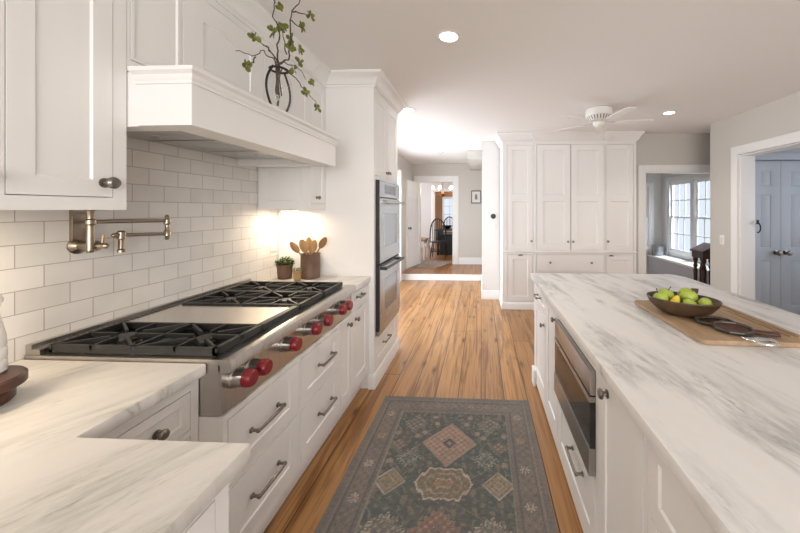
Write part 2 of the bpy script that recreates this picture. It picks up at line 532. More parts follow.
struct('wall_right', w, 'wall')
w = MB().box(3.14, 5.08, 4.2, 4.31, 2.09, H).box(4.40, 5.08, 4.2, 4.31, 0, 2.09).box(3.14, 3.162, 4.2, 4.31, 0, 2.09).box(3.14, 5.08, 4.30, 4.31, 0, 2.09)
struct('wall_closet', w, 'closet')
w = MB().box(5.08, 5.2, -3.2, 1.5, 0, H).box(5.08, 5.2, 3.7, 4.31, 0, H).box(5.08, 5.2, 1.5, 3.7, 0, 0.8).box(5.08, 5.2, 1.5, 3.7, 2.2, H)
struct('wall_side', w, 'closet')
w = MB().box(2.235, 3.9, 4.80, 4.92, 2.0, H).box(2.235, 2.40, 4.80, 4.92, 0, 2.0)
struct('wall_bay_opening', w, 'wall')
w = MB().box(3.9, 4.02, 4.31, 7.2, 0, 0.58).box(3.9, 4.02, 4.31, 7.2, 2.03, H).box(3.9, 4.02, 4.31, 5.28, 0.58, 2.03).box(3.9, 4.02, 6.86, 7.2, 0.58, 2.03)
struct('wall_bay', w, 'hallwall')
w = MB().box(2.3, 3.18, 7.1, 7.2, 0, H).box(3.18, 3.64, 7.1, 7.2, 0, 0.6).box(3.18, 3.64, 7.1, 7.2, 1.95, H).box(3.64, 3.9, 7.1, 7.2, 0, H)
struct('wall_bay_end', w, 'hallwall')
struct('wall_partition', MB().box(2.2, 2.3, 5.302, 7.2, 0, H), 'hallwall')
struct('wall_hall', MB().box(0.02, 0.14, 5.302, 7.75, 0, H).box(0.02, 2.3, 5.2, 5.30, 0, H), 'hallwall')
struct('wall_soffit', MB().box(-0.26, 0.018, 6.0, 7.74, 2.40, H - 0.002), 'wall')
w = MB().box(-1.80, -1.50, 7.75, 7.87, 0.12, H).box(-0.68, 0.14, 7.75, 7.87, 0.12, H).box(-1.50, -0.68, 7.75, 7.87, 2.12, H)
struct('wall_hall_end', w, 'wall')
w = MB().box(-4.1, -4.0, 7.75, 8.3, 0, H).box(-4.1, -4.0, 10.5, 12.8, 0, H).box(-4.1, -4.0, 8.3, 10.5, 0, 0.7).box(-4.1, -4.0, 8.3, 10.5, 2.3, H)
w.box(-4.0, -1.80, 7.75, 7.87, 0.12, H)
struct('wall_dining_left', w, 'dinewall')
struct('wall_dining_right', MB().box(1.5, 1.6, 7.75, 12.8, 0, H).box(0.14, 1.5, 7.75, 7.87, 0.12, H), 'dinewall')
w = MB().box(-4.0, -1.60, 11.0, 11.1, 0.12, H).box(-0.60, 1.5, 11.0, 11.1, 0.12, H).box(-1.60, -0.60, 11.0, 11.1, 2.06, H)
struct('wall_dining_far', w, 'dinewall')
struct('wall_far_room', MB().box(-4.0, -1.55, 12.7, 12.8, 0.12, H).box(-0.95, 1.5, 12.7, 12.8, 0.12, H).box(-1.55, -0.95, 12.7, 12.8, 0.12, 0.55).box(-1.55, -0.95, 12.7, 12.8, 1.95, H), 'tan')
# tiled splashback on the left wall
struct('wall_backsplash', MB().box(-1.6795, -1.672, -1.5, 2.559, 0.90, 1.955), 'tile')
# baseboards
BBP = [(0, 0), (0.014, 0), (0.014, 0.12), (0.008, 0.14), (0, 0.145)]
struct('baseboard_hall', MB().sweep(BBP, [(0.018, 6.50), (0.018, 5.198), (0.312, 5.198)], 0.0), 'trim')
struct('baseboard_hall_end', MB().sweep([(0, 0), (0.014, 0), (0.014, 0.15), (0, 0.165)], [(-0.535, 7.748), (0.018, 7.748)], 0.121), 'trim')
struct('baseboard_right', MB().sweep(BBP, [(2.978, 4.308), (2.978, 3.945)], 0.0), 'trim')


def casing(name, mb_boxes, mat='trim'):
    mb = MB()
    for b in mb_boxes: mb.box(*b)
    return struct(name, mb, mat, bevel=0.004)


# door casing to the side room (right wall)
casing('trim_2', [(2.953, 2.98, 3.84, 3.935, 0, 2.185), (2.953, 2.98, 2.65, 2.75, 0, 2.185), (2.953, 2.98, 2.75, 3.84, 2.087, 2.185),
                  (2.98, 3.145, 3.825, 3.84, 0, 2.07), (2.98, 3.145, 2.75, 2.765, 0, 2.07), (2.98, 3.145, 2.75, 3.84, 2.07, 2.087)])
# bay opening casing
casing('trim_3', [(2.29, 2.40, 4.775, 4.80, 0, 2.10), (2.40, 3.9, 4.775, 4.80, 2.0, 2.10), (2.40, 2.415, 4.80, 4.93, 0, 2.0), (2.415, 3.9, 4.80, 4.93, 1.985, 2.0)])
# hall end casing
casing('trim_4', [(-1.63, -1.50, 7.725, 7.75, 0.12, 2.26), (-0.68, -0.545, 7.725, 7.75, 0.12, 2.26), (-1.50, -0.68, 7.725, 7.75, 2.12, 2.26),
                  (-0.695, -0.68, 7.75, 7.87, 0.12, 2.12), (-1.50, -1.485, 7.75, 7.87, 0.12, 2.12)])
# casing of the terrace door at the end of the left wall
casing('trim_5', [(-1.68, -1.60, 6.30, 6.42, 0, 2.24), (-1.68, -1.655, 3.5, 3.62, 0, 2.24), (-1.68, -1.655, 3.62, 6.3, 2.2, 2.3)])
# closet double door casing
casing('trim_6', [(3.142, 3.165, 4.175, 4.2, 0, 2.16), (4.375, 4.47, 4.175, 4.2, 0, 2.16), (3.165, 4.375, 4.175, 4.2, 2.075, 2.16)], 'closet')
casing('trim_7', [(-1.72, -1.60, 10.98, 11.0, 0.12, 2.16), (-0.60, -0.48, 10.98, 11.0, 0.12, 2.16), (-1.60, -0.60, 10.98, 11.0, 2.06, 2.16)])


def knob_mb(mb, u, z, y=0.0, r=0.0165, l=0.032):
    mb.lathe([(r * 0.82, 0), (r * 0.82, 0.003), (r * 0.45, 0.006), (r * 0.38, l * 0.5), (r * 0.95, l * 0.62), (r, l * 0.8), (r * 0.75, l * 0.97), (0.001, l)], (u, y, z), (0, -1, 0), 14)
    return mb


def pull_mb(mb, u, z, l, y=0.0, r=0.0072):
    h = l / 2
    for sgn in (-1, 1):
        mb.lathe([(0.011, 0), (0.011, 0.004), (0.006, 0.008), (0.006, 0.026)], (u + sgn * h, y, z), (0, -1, 0), 12)
        mb.ball((u + sgn * h, y - 0.03, z), 0.0095, 10, 8)
    mb.tube([(u - h, y - 0.03, z), (u - h * 0.8, y - 0.033, z), (u, y - 0.034, z), (u + h * 0.8, y - 0.033, z), (u + h, y - 0.03, z)], r, 8)
    return mb


def cup_mb(mb, u, z, y=0.0, wd=0.035, hh=0.02):
    n = 10; rs = []
    for j in range(6):
        t = (PI / 2) * j / 5
        rs.append([mb.v(u + wd * math.cos(PI * k / n) * math.cos(t), y - 0.024 * math.sin(t) * (0.35 + 0.65 * math.sin(PI * k / n)), z + hh * math.sin(PI * k / n) * math.cos(t)) for k in range(n + 1)])
    mb.rings(rs, False, False)
    mb.box(u - wd, u + wd, y - 0.003, y, z - 0.004, z + 0.003)
    return mb


def front(parent, kind, u0, u1, z0, z1, fr=0.055, mid=None, knob=None, pull=None, cup=None, flat=False, gap=0.0028, knobs=(), rec=0.006):
    """inset shaker door or drawer front, local frame: face plane y = 0"""
    a, b, c, d = u0 + gap, u1 - gap, z0 + gap, z1 - gap
    if flat: pn = []
    elif mid: pn = [(a + fr, b - fr, c + fr, mid[0]), (a + fr, b - fr, mid[1], d - fr)]
    else: pn = [(a + fr, b - fr, c + fr, d - fr)]
    o = MB().slab(a, b, c, d, -0.0015, 0.020, pn, rec).build(kind, 'white', parent)
    y = -0.0015
    for kb in ([knob] if knob else []) + list(knobs):
        MB_ = knob_mb(MB(), kb[0], kb[1], y, *(kb[2:] if len(kb) > 2 else ()))
        MB_.build('knob', 'nickel', o)
    if pull: pull_mb(MB(), pull[0], pull[1], pull[2], y).build('handle', 'nickel', o)
    if cup: cup_mb(MB(), cup[0], cup[1], y).build('cup_pull', 'nickel', o)
    return o


def face_frame(mb, u0, u1, z0, z1, holes, y0=0.0, y1=0.022):
    us = sorted({u0, u1, *[h[0] for h in holes], *[h[1] for h in holes]})
    zs = sorted({z0, z1, *[h[2] for h in holes], *[h[3] for h in holes]})
    solid = {}
    for i, (a, b) in enumerate(zip(us[:-1], us[1:])):
        for j, (c, d) in enumerate(zip(zs[:-1], zs[1:])):
            solid[i, j] = not any(h[0] < (a + b) / 2 < h[1] and h[2] < (c + d) / 2 < h[3] for h in holes)
    for (i, j), sd in solid.items():
        if not sd: continue
        a, b, c, d = us[i], us[i + 1], zs[j], zs[j + 1]
        q = lambda *p: mb.face([mb.v(*x) for x in p])
        q((a, y0, c), (b, y0, c), (b, y0, d), (a, y0, d))
        if not solid.get((i - 1, j)): q((a, y0, c), (a, y0, d), (a, y1, d), (a, y1, c))
        if not solid.get((i + 1, j)): q((b, y0, c), (b, y1, c), (b, y1, d), (b, y0, d))
        if not solid.get((i, j - 1)): q((a, y0, c), (a, y1, c), (b, y1, c), (b, y0, c))
        if not solid.get((i, j + 1)): q((a, y0, d), (b, y0, d), (b, y1, d), (a, y1, d))
    return mb


def cabinet(name, label, loc, rot, w, d, z0, z1, fronts, toe=0.0, cat='cabinet', holes=(), group=None):
    t = thing(name, label, cat, loc, rot, group)
    mb = MB()
    hs = [(f['u'][0], f['u'][1], f['z'][0], f['z'][1]) for f in fronts] + list(holes)
    face_frame(mb, 0, w, z0, z1, hs)
    if not holes:
        mb.box(0, w, 0.022, d, z0, z1)
    else:
        for h in holes:
            mb.box(0, w, 0.022, d, z0, h[2]); mb.box(0, w, 0.022, d, h[3], z1)
            mb.box(0, h[0], 0.022, d, h[2], h[3]); mb.box(h[1], w, 0.022, d, h[2], h[3])
            mb.box(h[0], h[1], d - 0.02, d, h[2], h[3])
    if toe and z0 > 0: mb.box(0, w, toe, d, 0, z0)
    mb.build('body', 'white', t)
    for f in fronts:
        f = dict(f); u = f.pop('u'); z = f.pop('z'); k = f.pop('k', 'door')
        front(t, k, u[0], u[1], z[0], z[1], **f)
    return t


CROWN = [(0, 0), (0.010, 0), (0.010, 0.016), (0.022, 0.022), (0.032, 0.042), (0.060, 0.078), (0.078, 0.086), (0.085, 0.094), (0.085, 0.108), (0, 0.108)]


def crown(parent, path, z=2.452, prof=CROWN, m0=0.0, m1=0.0):
    return MB().sweep(prof, path, z, False, m0, m1).build('crown', 'white', parent)


# ------------------------------------------------------------------ left run of cabinets (local x = +Y, local y = into the wall)
L = PI / 2
t = cabinet('base_cabinet', 'narrow white base cabinet with top drawer beside the near end of the cooktop', (-1.0, 0.732, 0), L, 0.356, 0.668, 0.10, 0.873,
            [dict(k='drawer', u=(0.02, 0.325), z=(0.70, 0.833), fr=0.03, knob=(0.208, 0.765)), dict(u=(0.02, 0.325), z=(0.13, 0.68), knob=(0.05, 0.62))], toe=0.07)
t = cabinet('peninsula_cabinet', 'white base cabinet under the nearest marble counter corner at lower left', (-0.57, -0.9, 0), L, 1.598, 0.39, 0.10, 0.873,
            [dict(k='drawer', u=(1.10, 1.561), z=(0.66, 0.838), fr=0.045, knob=(1.33, 0.75)), dict(u=(1.10, 1.561), z=(0.13, 0.64), knob=(1.15, 0.58)),
             dict(k='drawer', u=(0.60, 1.07), z=(0.66, 0.838), fr=0.045, knob=(0.83, 0.75)), dict(u=(0.60, 1.07), z=(0.13, 0.64), knob=(0.65, 0.58))], toe=0.07)
F0 = -0.912
t = cabinet('drawer_cabinet', 'white two-drawer cabinet under the near half of the cooktop', (F0, 1.09, 0), L, 0.47, 0.74, 0.145, 0.722,
            [dict(k='drawer', u=(0.02, 0.455), z=(0.452, 0.70), pull=(0.22, 0.583, 0.165)), dict(k='drawer', u=(0.02, 0.455), z=(0.172, 0.438), pull=(0.225, 0.318, 0.165))], toe=0.07)
t = cabinet('drawer_cabinet', 'white two-drawer cabinet under the far half of the cooktop', (F0, 1.562, 0), L, 0.458, 0.74, 0.145, 0.722,
            [dict(k='drawer', u=(0.015, 0.445), z=(0.452, 0.70), pull=(0.268, 0.585, 0.15)), dict(k='drawer', u=(0.015, 0.445), z=(0.172, 0.438), pull=(0.268, 0.31, 0.15))], toe=0.07)
t = cabinet('pull_out_cabinet', 'slim white pull-out cabinet with one knob below the last red cooktop knobs', (F0, 2.022, 0), L, 0.199, 0.74, 0.145, 0.722,
            [dict(u=(0.012, 0.187), z=(0.172, 0.70), fr=0.04, knob=(0.13, 0.668))], toe=0.07)
t = cabinet('base_cabinet', 'white base cabinet with small drawer between the cooktop and the wall ovens', (F0, 2.226, 0), L, 0.331, 0.74, 0.145, 0.873,
            [dict(k='drawer', u=(0.02, 0.31), z=(0.745, 0.855), fr=0.03, pull=(0.125, 0.815, 0.09)), dict(u=(0.02, 0.31), z=(0.172, 0.725), knob=(0.06, 0.66))], toe=0.07)

# tall oven cabinet
t = cabinet('oven_cabinet', 'tall white cabinet built around the double wall oven', (-0.87, 2.562, 0), L, 0.74, 0.80, 0.0, 2.47,
            [dict(k='drawer', u=(0.045, 0.695), z=(0.145, 0.385), pull=(0.31, 0.285, 0.15)),
             dict(u=(0.03, 0.362), z=(1.738, 2.42), knob=(0.338, 1.79, 0.015)), dict(u=(0.366, 0.71), z=(1.738, 2.42), knob=(0.392, 1.79, 0.015))],
            holes=[(0.04, 0.70, 0.40, 1.708)])
MB().sweep([(0, 0), (0.014, 0), (0.014, 0.10), (0.006, 0.115), (0, 0.115)], [(0.0, 0.045), (0, 0), (0.74, 0), (0.74, 0.5)], 0.0).build('plinth', 'white', t)
crown(t, [(0, 0.40), (0, 0), (0.74, 0), (0.74, 0.6)])

# double wall oven
t = thing('double_oven', 'stainless steel double wall oven with black handles', 'oven', (-0.87, 2.606, 0.404), L)
W = 0.652
MB().box(0, W, 0.0, 0.55, 0, 1.30).build('body', 'black', t)
p = MB().box(0.0, W, -0.030, -0.001, 1.155, 1.298).build('control_panel', 'black', t)
q = MB().slab(0.004, W - 0.004, 1.158, 1.296, -0.034, -0.0301, [(0.14, 0.50, 1.185, 1.272)], 0.003, 0.002).build('fascia', 'oven', p)
MB().box(0.146, 0.494, -0.0335, -0.0312, 1.192, 1.265).build('display', 'screen', p)
for nm, z0, z1 in (('upper_door', 0.602, 1.150), ('lower_door', 0.045, 0.592)):
    d = MB().box(0.0, W, -0.030, -0.001, z0, z1).build(nm, 'black', t)
    MB().slab(0.006, W - 0.004, z0 + 0.004, z1 - 0.004, -0.036, -0.0301, [(0.13, W - 0.13, z0 + 0.13, z1 - 0.14)], 0.004, 0.002).build('steel_skin', 'oven', d)
    MB().box(0.136, W - 0.136, -0.034, -0.0322, z0 + 0.136, z1 - 0.146).build('window', 'ovenglass', d)
    hb = MB()
    zc = z1 - 0.035
    for u in (0.05, W - 0.05): hb.box(u - 0.014, u + 0.014, -0.075, -0.036, zc - 0.012, zc + 0.012)
    hb.tube([(0.02, -0.078, zc), (W - 0.02, -0.078, zc)], 0.013, 10)
    hb.build('handle', 'oven' if nm == 'upper_door' else 'black', d)
MB().box(0.0, W, -0.028, -0.001, 0.002, 0.040).build('bottom_trim', 'oven', t)

# ------------------------------------------------------------------ wall cabinets and hood
UF = -1.27
t = cabinet('wall_cabinet', 'white wall cabinet with silver knob at upper left, nearest the viewer', (UF, 0.27, 0), L, 0.819, 0.40, 1.457, 2.47,
            [dict(u=(0.525, 0.777), z=(1.498, 2.42), knob=(0.750, 1.548, 0.02, 0.045)), dict(u=(0.20, 0.487), z=(1.498, 2.42), knob=(0.46, 1.548, 0.02, 0.045))])
crown(t, [(0, 0), (0.819, 0)])
t = cabinet('wall_cabinet', 'white cabinets running to the ceiling above the range hood shelf', (UF, 1.092, 0), L, 1.234, 0.40, 1.957, 2.47,
            [dict(u=(0.008, 0.206), z=(2.0, 2.42), fr=0.012), dict(u=(0.212, 0.72), z=(2.0, 2.42), fr=0.10), dict(u=(0.726, 1.226), z=(2.0, 2.42), fr=0.06)])
crown(t, [(0, 0), (1.234, 0)])
t = cabinet('wall_cabinet', 'small white wall cabinet over the lit counter left of the ovens', (UF, 2.33, 0), L, 0.229, 0.40, 1.456, 2.47,
            [dict(u=(0.015, 0.218), z=(1.50, 2.42), fr=0.04, knob=(0.085, 1.548, 0.015))])
crown(t, [(0, 0), (0.229, 0)])
sp = MB().slab(-1.668, -1.272, 1.458, 2.46, 2.321, 2.3295, [(-1.60, -1.335, 1.52, 2.40)], 0.006, 0.005)
sp.build('side_panel', 'white', t, world=True)

t = thing('range_hood', 'white mantel range hood with crown ledge above the cooktop', 'range hood', (-1.67, 1.64, 1.757))
HY0, HY1, HX = 1.083, 2.20, -1.02
mb = MB().box(-1.14, HX, HY0, HY1, 1.757, 1.905).box(-1.225, -1.14, HY0, HY0 + 0.08, 1.757, 1.905).box(-1.67, -1.225, 1.094, HY0 + 0.08, 1.757, 1.905)
mb.box(-1.67, -1.14, HY1 - 0.08, HY1, 1.757, 1.905).box(-1.67, -1.225, 1.094, HY1, 1.905, 1.953).box(-1.225, HX, HY0, HY1, 1.905, 1.953)
mb.build('body', 'white', t, world=True)
MB().sweep([(0, 0), (0.007, 0), (0.007, 0.010), (0.012, 0.016), (0.014, 0.030), (0.028, 0.040), (0.030, 0.052), (0, 0.052)],
           [(-1.225, HY0), (HX, HY0), (HX, HY1), (-1.66, HY1)], 1.903).build('crown', 'white', t, world=True)
mb = MB().box(-1.66, -1.145, HY0 + 0.085, HY1 - 0.085, 1.80, 1.815)
mb.build('liner', 'steel', t, world=True)
for k in range(3):
    y = 1.20 + k * 0.29
    MB().box(-1.60, -1.20, y, y + 0.27, 1.790, 1.7995).build('filter', 'steel_side', t, world=True, bevel=0.003)

# ------------------------------------------------------------------ countertops
poly = [(-1.672, 1.088), (-0.97, 1.088), (-0.97, 0.724), (-0.537, 0.724), (-0.537, -1.5), (-1.672, -1.5)]
loose('countertop', MB().prism(poly, 0.874, 0.914), 'marble_left', 'L-shaped white marble countertop at lower left running up to the cooktop', 'countertop', (-1.1, 0.3, 0.874), bevel=0.007)
loose('countertop', MB().box(-1.672, -0.893, 2.226, 2.559, 0.874, 0.914), 'marble_left', 'short marble countertop under the pots between cooktop and ovens', 'countertop', (-1.28, 2.4, 0.874), bevel=0.007)
isl = [(0.42, 2.762), (0.42, -1.3), (1.645, -1.3), (1.645, 2.66), (1.60, 2.745), (1.56, 2.762)]
loose('countertop', MB().prism(isl, 0.874, 0.914), 'marble_island', 'long grey-veined white marble island countertop carrying the fruit bowl', 'countertop', (1.0, 1.0, 0.874), bevel=0.007)

# ------------------------------------------------------------------ rangetop
t = thing('rangetop', 'stainless steel rangetop with griddle, black grates and red knobs', 'cooktop', (-1.28, 1.655, 0.724))
RY0, RY1 = 1.092, 2.222
mb = MB().box(-1.668, -0.925, RY0, RY1, 0.725, 0.905)
mb.build('body', 'steel', t, world=True)
mb = MB().box(-1.668, -0.93, RY0, RY1, 0.9055, 0.925)
mb.build('deck', 'steel', t, world=True)
lip = [(-0.931, 0.925), (-0.897, 0.925), (-0.888, 0.921), (-0.884, 0.912), (-0.884, 0.885), (-0.888, 0.880), (-0.931, 0.880)]
mb = MB(); a = [mb.v(x, RY0, z) for x, z in lip]; b = [mb.v(x, RY1, z) for x, z in lip]; mb.rings([a, b])
mb.build('bullnose', 'steel', t, world=True)
mb = MB().box(-0.9245, -0.918, RY0, RY1, 0.728, 0.879)
mb.build('front_panel', 'steel', t, world=True)
mb = MB().box(-1.668, -1.645, RY0 + 0.004, RY1 - 0.002, 0.9255, 0.962).box(-1.645, -1.612, RY0 + 0.004, RY1 - 0.002, 0.9255, 0.945)
bg = mb.build('backguard', 'steel', t, world=True)
mb = MB()
for k in range(46): mb.box(-1.640, -1.618, RY0 + 0.06 + k * 0.022, RY0 + 0.072 + k * 0.022, 0.9452, 0.9462)
mb.build('vent_slot', 'black', bg, world=True)


def grate(y0, y1, x0=-1.598, x1=-0.953, z=0.957):
    pan = MB().box(x0 + 0.004, x1 - 0.004, y0 + 0.004, y1 - 0.004, 0.9255, 0.931).build('burner_pan', 'pan', t, world=True)
    for xc in (x0 + 0.15, x1 - 0.15):
        yc = (y0 + y1) / 2
        MB().lathe([(0.052, 0), (0.052, 0.006), (0.040, 0.008), (0.036, 0.016), (0.0, 0.018)], (xc, yc, 0.931), seg=18).build('burner', 'iron', t, world=True)
    g = MB(); b = 0.011; h = 0.016
    zb = z - 0.028
    g.box(x0, x1, y0, y0 + b, zb, z).box(x0, x1, y1 - b, y1, zb, z).box(x0, x0 + b, y0, y1, zb, z).box(x1 - b * 1.6, x1, y0, y1, zb, z)
    xm = (x0 + x1) / 2
    g.box(xm - b / 2, xm + b / 2, y0, y1, z - h, z)
    yc = (y0 + y1) / 2
    for xa, xb in ((x0, xm), (xm, x1)):
        xc = (xa + xb) / 2
        for dx, dy in ((-1, -1), (-1, 1), (1, -1), (1, 1)):
            ex = xa if dx < 0 else xb; ey = y0 if dy < 0 else y1
            ix, iy = xc + dx * 0.035, yc + dy * 0.03
            dv = Vector((ex - ix, ey - iy, 0)).normalized(); pv = Vector((-dv.y, dv.x, 0)) * 0.0045
            P = [Vector((ix, iy, 0)) - pv, Vector((ix, iy, 0)) + pv, Vector((ex, ey, 0)) + pv, Vector((ex, ey, 0)) - pv]
            g.hexa([(*p.xy, z - h) for p in P] + [(*p.xy, z) for p in P])
        for dy in (-1, 1):
            ya, yb = (y0, yc - 0.035) if dy < 0 else (yc + 0.035, y1)
            g.box(xc - 0.0045, xc + 0.0045, ya, yb, z - h, z)
        for dx in (-1, 1):
            a, b2 = (xa, xc - 0.04) if dx < 0 else (xc + 0.04, xb)
            g.box(a, b2, yc - 0.0045, yc + 0.0045, z - h, z)
    return g.build('grate', 'iron', t, world=True)


grate(1.112, 1.357)
grate(1.640, 1.898)
grate(1.904, 2.160)
mb = MB().box(-1.60, -0.985, 1.366, 1.632, 0.9255, 0.948)
mb.build('griddle', 'griddle', t, world=True)
mb = MB().box(-0.984, -0.955, 1.362, 1.636, 0.9255, 0.953)
mb.build('griddle_trough', 'iron', t, world=True)
for y in (1.150, 1.232, 1.447, 1.638, 1.765, 1.957, 2.045):
    k = MB().lathe([(0.036, 0), (0.036, 0.006), (0.032, 0.010), (0.0315, 0.046)], (-0.918, y, 0.832), (1, 0, 0), 22).build('knob', 'bezel', t, world=True)
    MB().lathe([(0.029, 0.0462), (0.0315, 0.048), (0.032, 0.056), (0.030, 0.071), (0.026, 0.076), (0.0, 0.077)], (-0.918, y, 0.832), (1, 0, 0), 22).build('grip', 'red', k, world=True)

# ------------------------------------------------------------------ pot filler
t = thing('pot_filler', 'brass-toned folding pot filler tap on the tile above the cooktop', 'tap', (-1.672, 1.25, 1.31))
PX = -1.585
MB().box(-1.6715, -1.655, 1.222, 1.272, 1.33, 1.47).build('backplate', 'brass', t, world=True, bevel=0.003)
MB().lathe([(0.034, 0), (0.034, 0.006), (0.026, 0.012), (0.018, 0.020), (0.018, 0.05), (0.022, 0.055), (0.022, 0.085), (0.012, 0.10), (0.009, 0.125), (0.011, 0.128), (0.006, 0.136)], (-1.6715, 1.248, 1.308), (1, 0, 0), 18).build('valve', 'brass', t, world=True)
MB().tube([(-1.565, 1.252, 1.312), (-1.563, 1.254, 1.345), (-1.562, 1.255, 1.357)], [0.005, 0.0065, 0.004], 8).build('lever', 'brass', t, world=True)
MB().lathe([(0.010, 0), (0.014, 0.008), (0.012, 0.015), (0.0125, 0.11), (0.017, 0.116), (0.017, 0.132), (0.0125, 0.137), (0.0125, 0.165), (0.015, 0.17), (0.006, 0.185)], (PX, 1.226, 1.283), seg=14).box(-1.655, PX, 1.218, 1.234, 1.437, 1.45).build('post', 'brass', t, world=True)
MB().tube([(PX, 1.226, 1.408), (PX, 1.545, 1.402)], 0.0085, 10).build('arm', 'brass', t, world=True)
MB().lathe([(0.006, 0), (0.011, 0.006), (0.008, 0.014), (0.014, 0.02), (0.014, 0.042), (0.009, 0.05), (0.009, 0.075), (0.014, 0.082), (0.014, 0.102), (0.008, 0.108), (0.010, 0.118), (0.004, 0.126)], (PX, 1.545, 1.305), seg=14).build('joint', 'brass', t, world=True)
MB().tube([(PX, 1.545, 1.336), (PX, 1.33, 1.345)], 0.008, 10).build('arm', 'brass', t, world=True)
MB().tube([(PX, 1.338, 1.365), (PX, 1.338, 1.358), (PX, 1.338, 1.33), (PX, 1.338, 1.325), (PX, 1.338, 1.285), (PX, 1.338, 1.280), (PX, 1.338, 1.268)], [0.010, 0.0155, 0.0155, 0.010, 0.0095, 0.0135, 0.0135], 12).ball((PX, 1.318, 1.346), (0.011, 0.02, 0.011), 12, 8).build('spout', 'brass', t, world=True)

# ------------------------------------------------------------------ island
R = -PI / 2
IX, IY = 0.452, 2.738


def isl_cab(name, label, y0, y1, fronts, holes=(), **kw):
    fs = []
    for f in fronts:
        f = dict(f); a, b = f.pop('y'); f['u'] = (y1 - b, y1 - a)
        for k in ('knob', 'pull', 'cup'):
            if k in f: f[k] = (y1 - f[k][0],) + tuple(f[k][1:])
        fs.append(f)
    hs = [(y1 - h[1], y1 - h[0], h[2], h[3]) for h in holes]
    return cabinet(name, label, (IX, y1, 0), R, y1 - y0, 1.145, 0.03, 0.873, fs, toe=0.03, holes=hs, **kw)


t = isl_cab('island_cabinet', 'white island cabinet with drawer at the end nearest the pantry', 2.252, IY,
            [dict(k='drawer', y=(2.275, 2.70), z=(0.715, 0.85), fr=0.03, pull=(2.505, 0.782, 0.10)), dict(y=(2.275, 2.70), z=(0.11, 0.695), knob=(2.31, 0.63))])
MB().box(2.738 - 2.742, 0.09, -0.022, -0.0005, 0.0, 0.135).build('plinth_block', 'white', t, bevel=0.004)
t = isl_cab('island_cabinet', 'slim white island cabinet with one knob beside the microwave drawer', 1.905, 2.25,
            [dict(y=(1.915, 2.235), z=(0.11, 0.85), knob=(1.945, 0.795))])
t = isl_cab('island_cabinet', 'white island cabinet holding the built-in microwave above a drawer', 1.272, 1.903,
            [dict(k='drawer', y=(1.295, 1.885), z=(0.085, 0.385), pull=(1.515, 0.288, 0.155))], holes=[(1.285, 1.893, 0.402, 0.82)])
t = isl_cab('island_cabinet', 'white island door cabinet on the near side of the microwave', 0.892, 1.270,
            [dict(y=(0.915, 1.245), z=(0.11, 0.85), knob=(1.165, 0.80, 0.019))])
t = isl_cab('island_cabinet', 'white island cabinet with top drawer at lower right, nearest the viewer', 0.10, 0.890,
            [dict(k='drawer', y=(0.42, 0.875), z=(0.66, 0.85), fr=0.035, knob=(0.66, 0.755, 0.019)), dict(y=(0.42, 0.875), z=(0.11, 0.64), knob=(0.47, 0.58))])
t = isl_cab('island_cabinet', 'white island end cabinet beside the viewer, out at the picture edge', -1.25, 0.098,
            [dict(y=(-1.2, 0.07), z=(0.11, 0.85))])
# microwave drawer
t = thing('microwave_drawer', 'built-in stainless microwave drawer with black glass in the island', 'microwave', (IX, 1.891, 0.404), R)
MB().box(0.003, 0.601, 0.0, 0.5, 0.0, 0.412).build('body', 'black', t)
MB().box(0.0, 0.604, -0.022, -0.0005, 0.318, 0.414).build('control_strip', 'strip', t, bevel=0.002)
d = MB().box(0.0, 0.604, -0.026, -0.0005, 0.0, 0.106).box(0.0, 0.604, -0.024, -0.0005, 0.290, 0.312).build('door', 'strip', t)
MB().box(0.002, 0.602, -0.022, -0.0005, 0.1065, 0.2895).build('window', 'blackglass', d)

# ------------------------------------------------------------------ pantry wall
PY = 4.695
PB = [(0, 0), (0.016, 0), (0.016, 0.085), (0.008, 0.098), (0, 0.10)]
MOLD = [(0, 0), (0.012, 0.003), (0.016, 0.012), (0, 0.018)]
PC = [(0, 0), (0.008, 0), (0.012, 0.012), (0.028, 0.022), (0.05, 0.07), (0.075, 0.10), (0.085, 0.112), (0.085, 0.128), (0, 0.128)]
MID = (1.568, 1.665)
t = cabinet('pantry_cabinet', 'left white pantry tower with a single tall door beside the hall wall', (0.312, PY, 0), 0, 0.464, 0.48, 0.0, 2.47,
            [dict(u=(0.065, 0.445), z=(0.866, 2.392), fr=0.07, gap=0.005, rec=0.012, mid=MID, knob=(0.418, 0.995)), dict(k='tilt_out_door', u=(0.075, 0.442), z=(0.112, 0.80), fr=0.07, gap=0.005, rec=0.012, cup=(0.262, 0.782))])
MB().sweep(PB, [(0, 0.48), (0, 0), (0.464, 0)], 0.0, False, 0, -1).build('plinth', 'white', t)
MB().sweep(MOLD, [(0, 0.3), (0, 0), (0.464, 0)], 0.828, False, 0, -1).build('molding', 'white', t)
crown(t, [(0, 0.48), (0, 0), (0.464, 0)], 2.431, PC, 0, -1)
t = cabinet('pantry_cabinet', 'wide central white pantry cabinet with double doors over drawers', (0.778, PY - 0.03, 0), 0, 1.0, 0.51, 0.0, 2.47,
            [dict(u=(0.022, 0.509), z=(0.866, 2.392), fr=0.085, gap=0.005, rec=0.012, mid=MID, knob=(0.468, 0.992)), dict(u=(0.511, 0.982), z=(0.866, 2.392), fr=0.085, gap=0.005, rec=0.012, mid=MID, knob=(0.54, 0.992)),
             dict(k='drawer', u=(0.022, 0.982), z=(0.56, 0.805), flat=True, gap=0.005, knobs=[(0.215, 0.69), (0.80, 0.69)]), dict(k='drawer', u=(0.022, 0.982), z=(0.115, 0.54), flat=True, gap=0.005, knobs=[(0.215, 0.33), (0.80, 0.33)])])
MB().sweep(PB, [(0, 0.028), (0, 0), (1.0, 0), (1.0, 0.028)]).build('plinth', 'white', t)
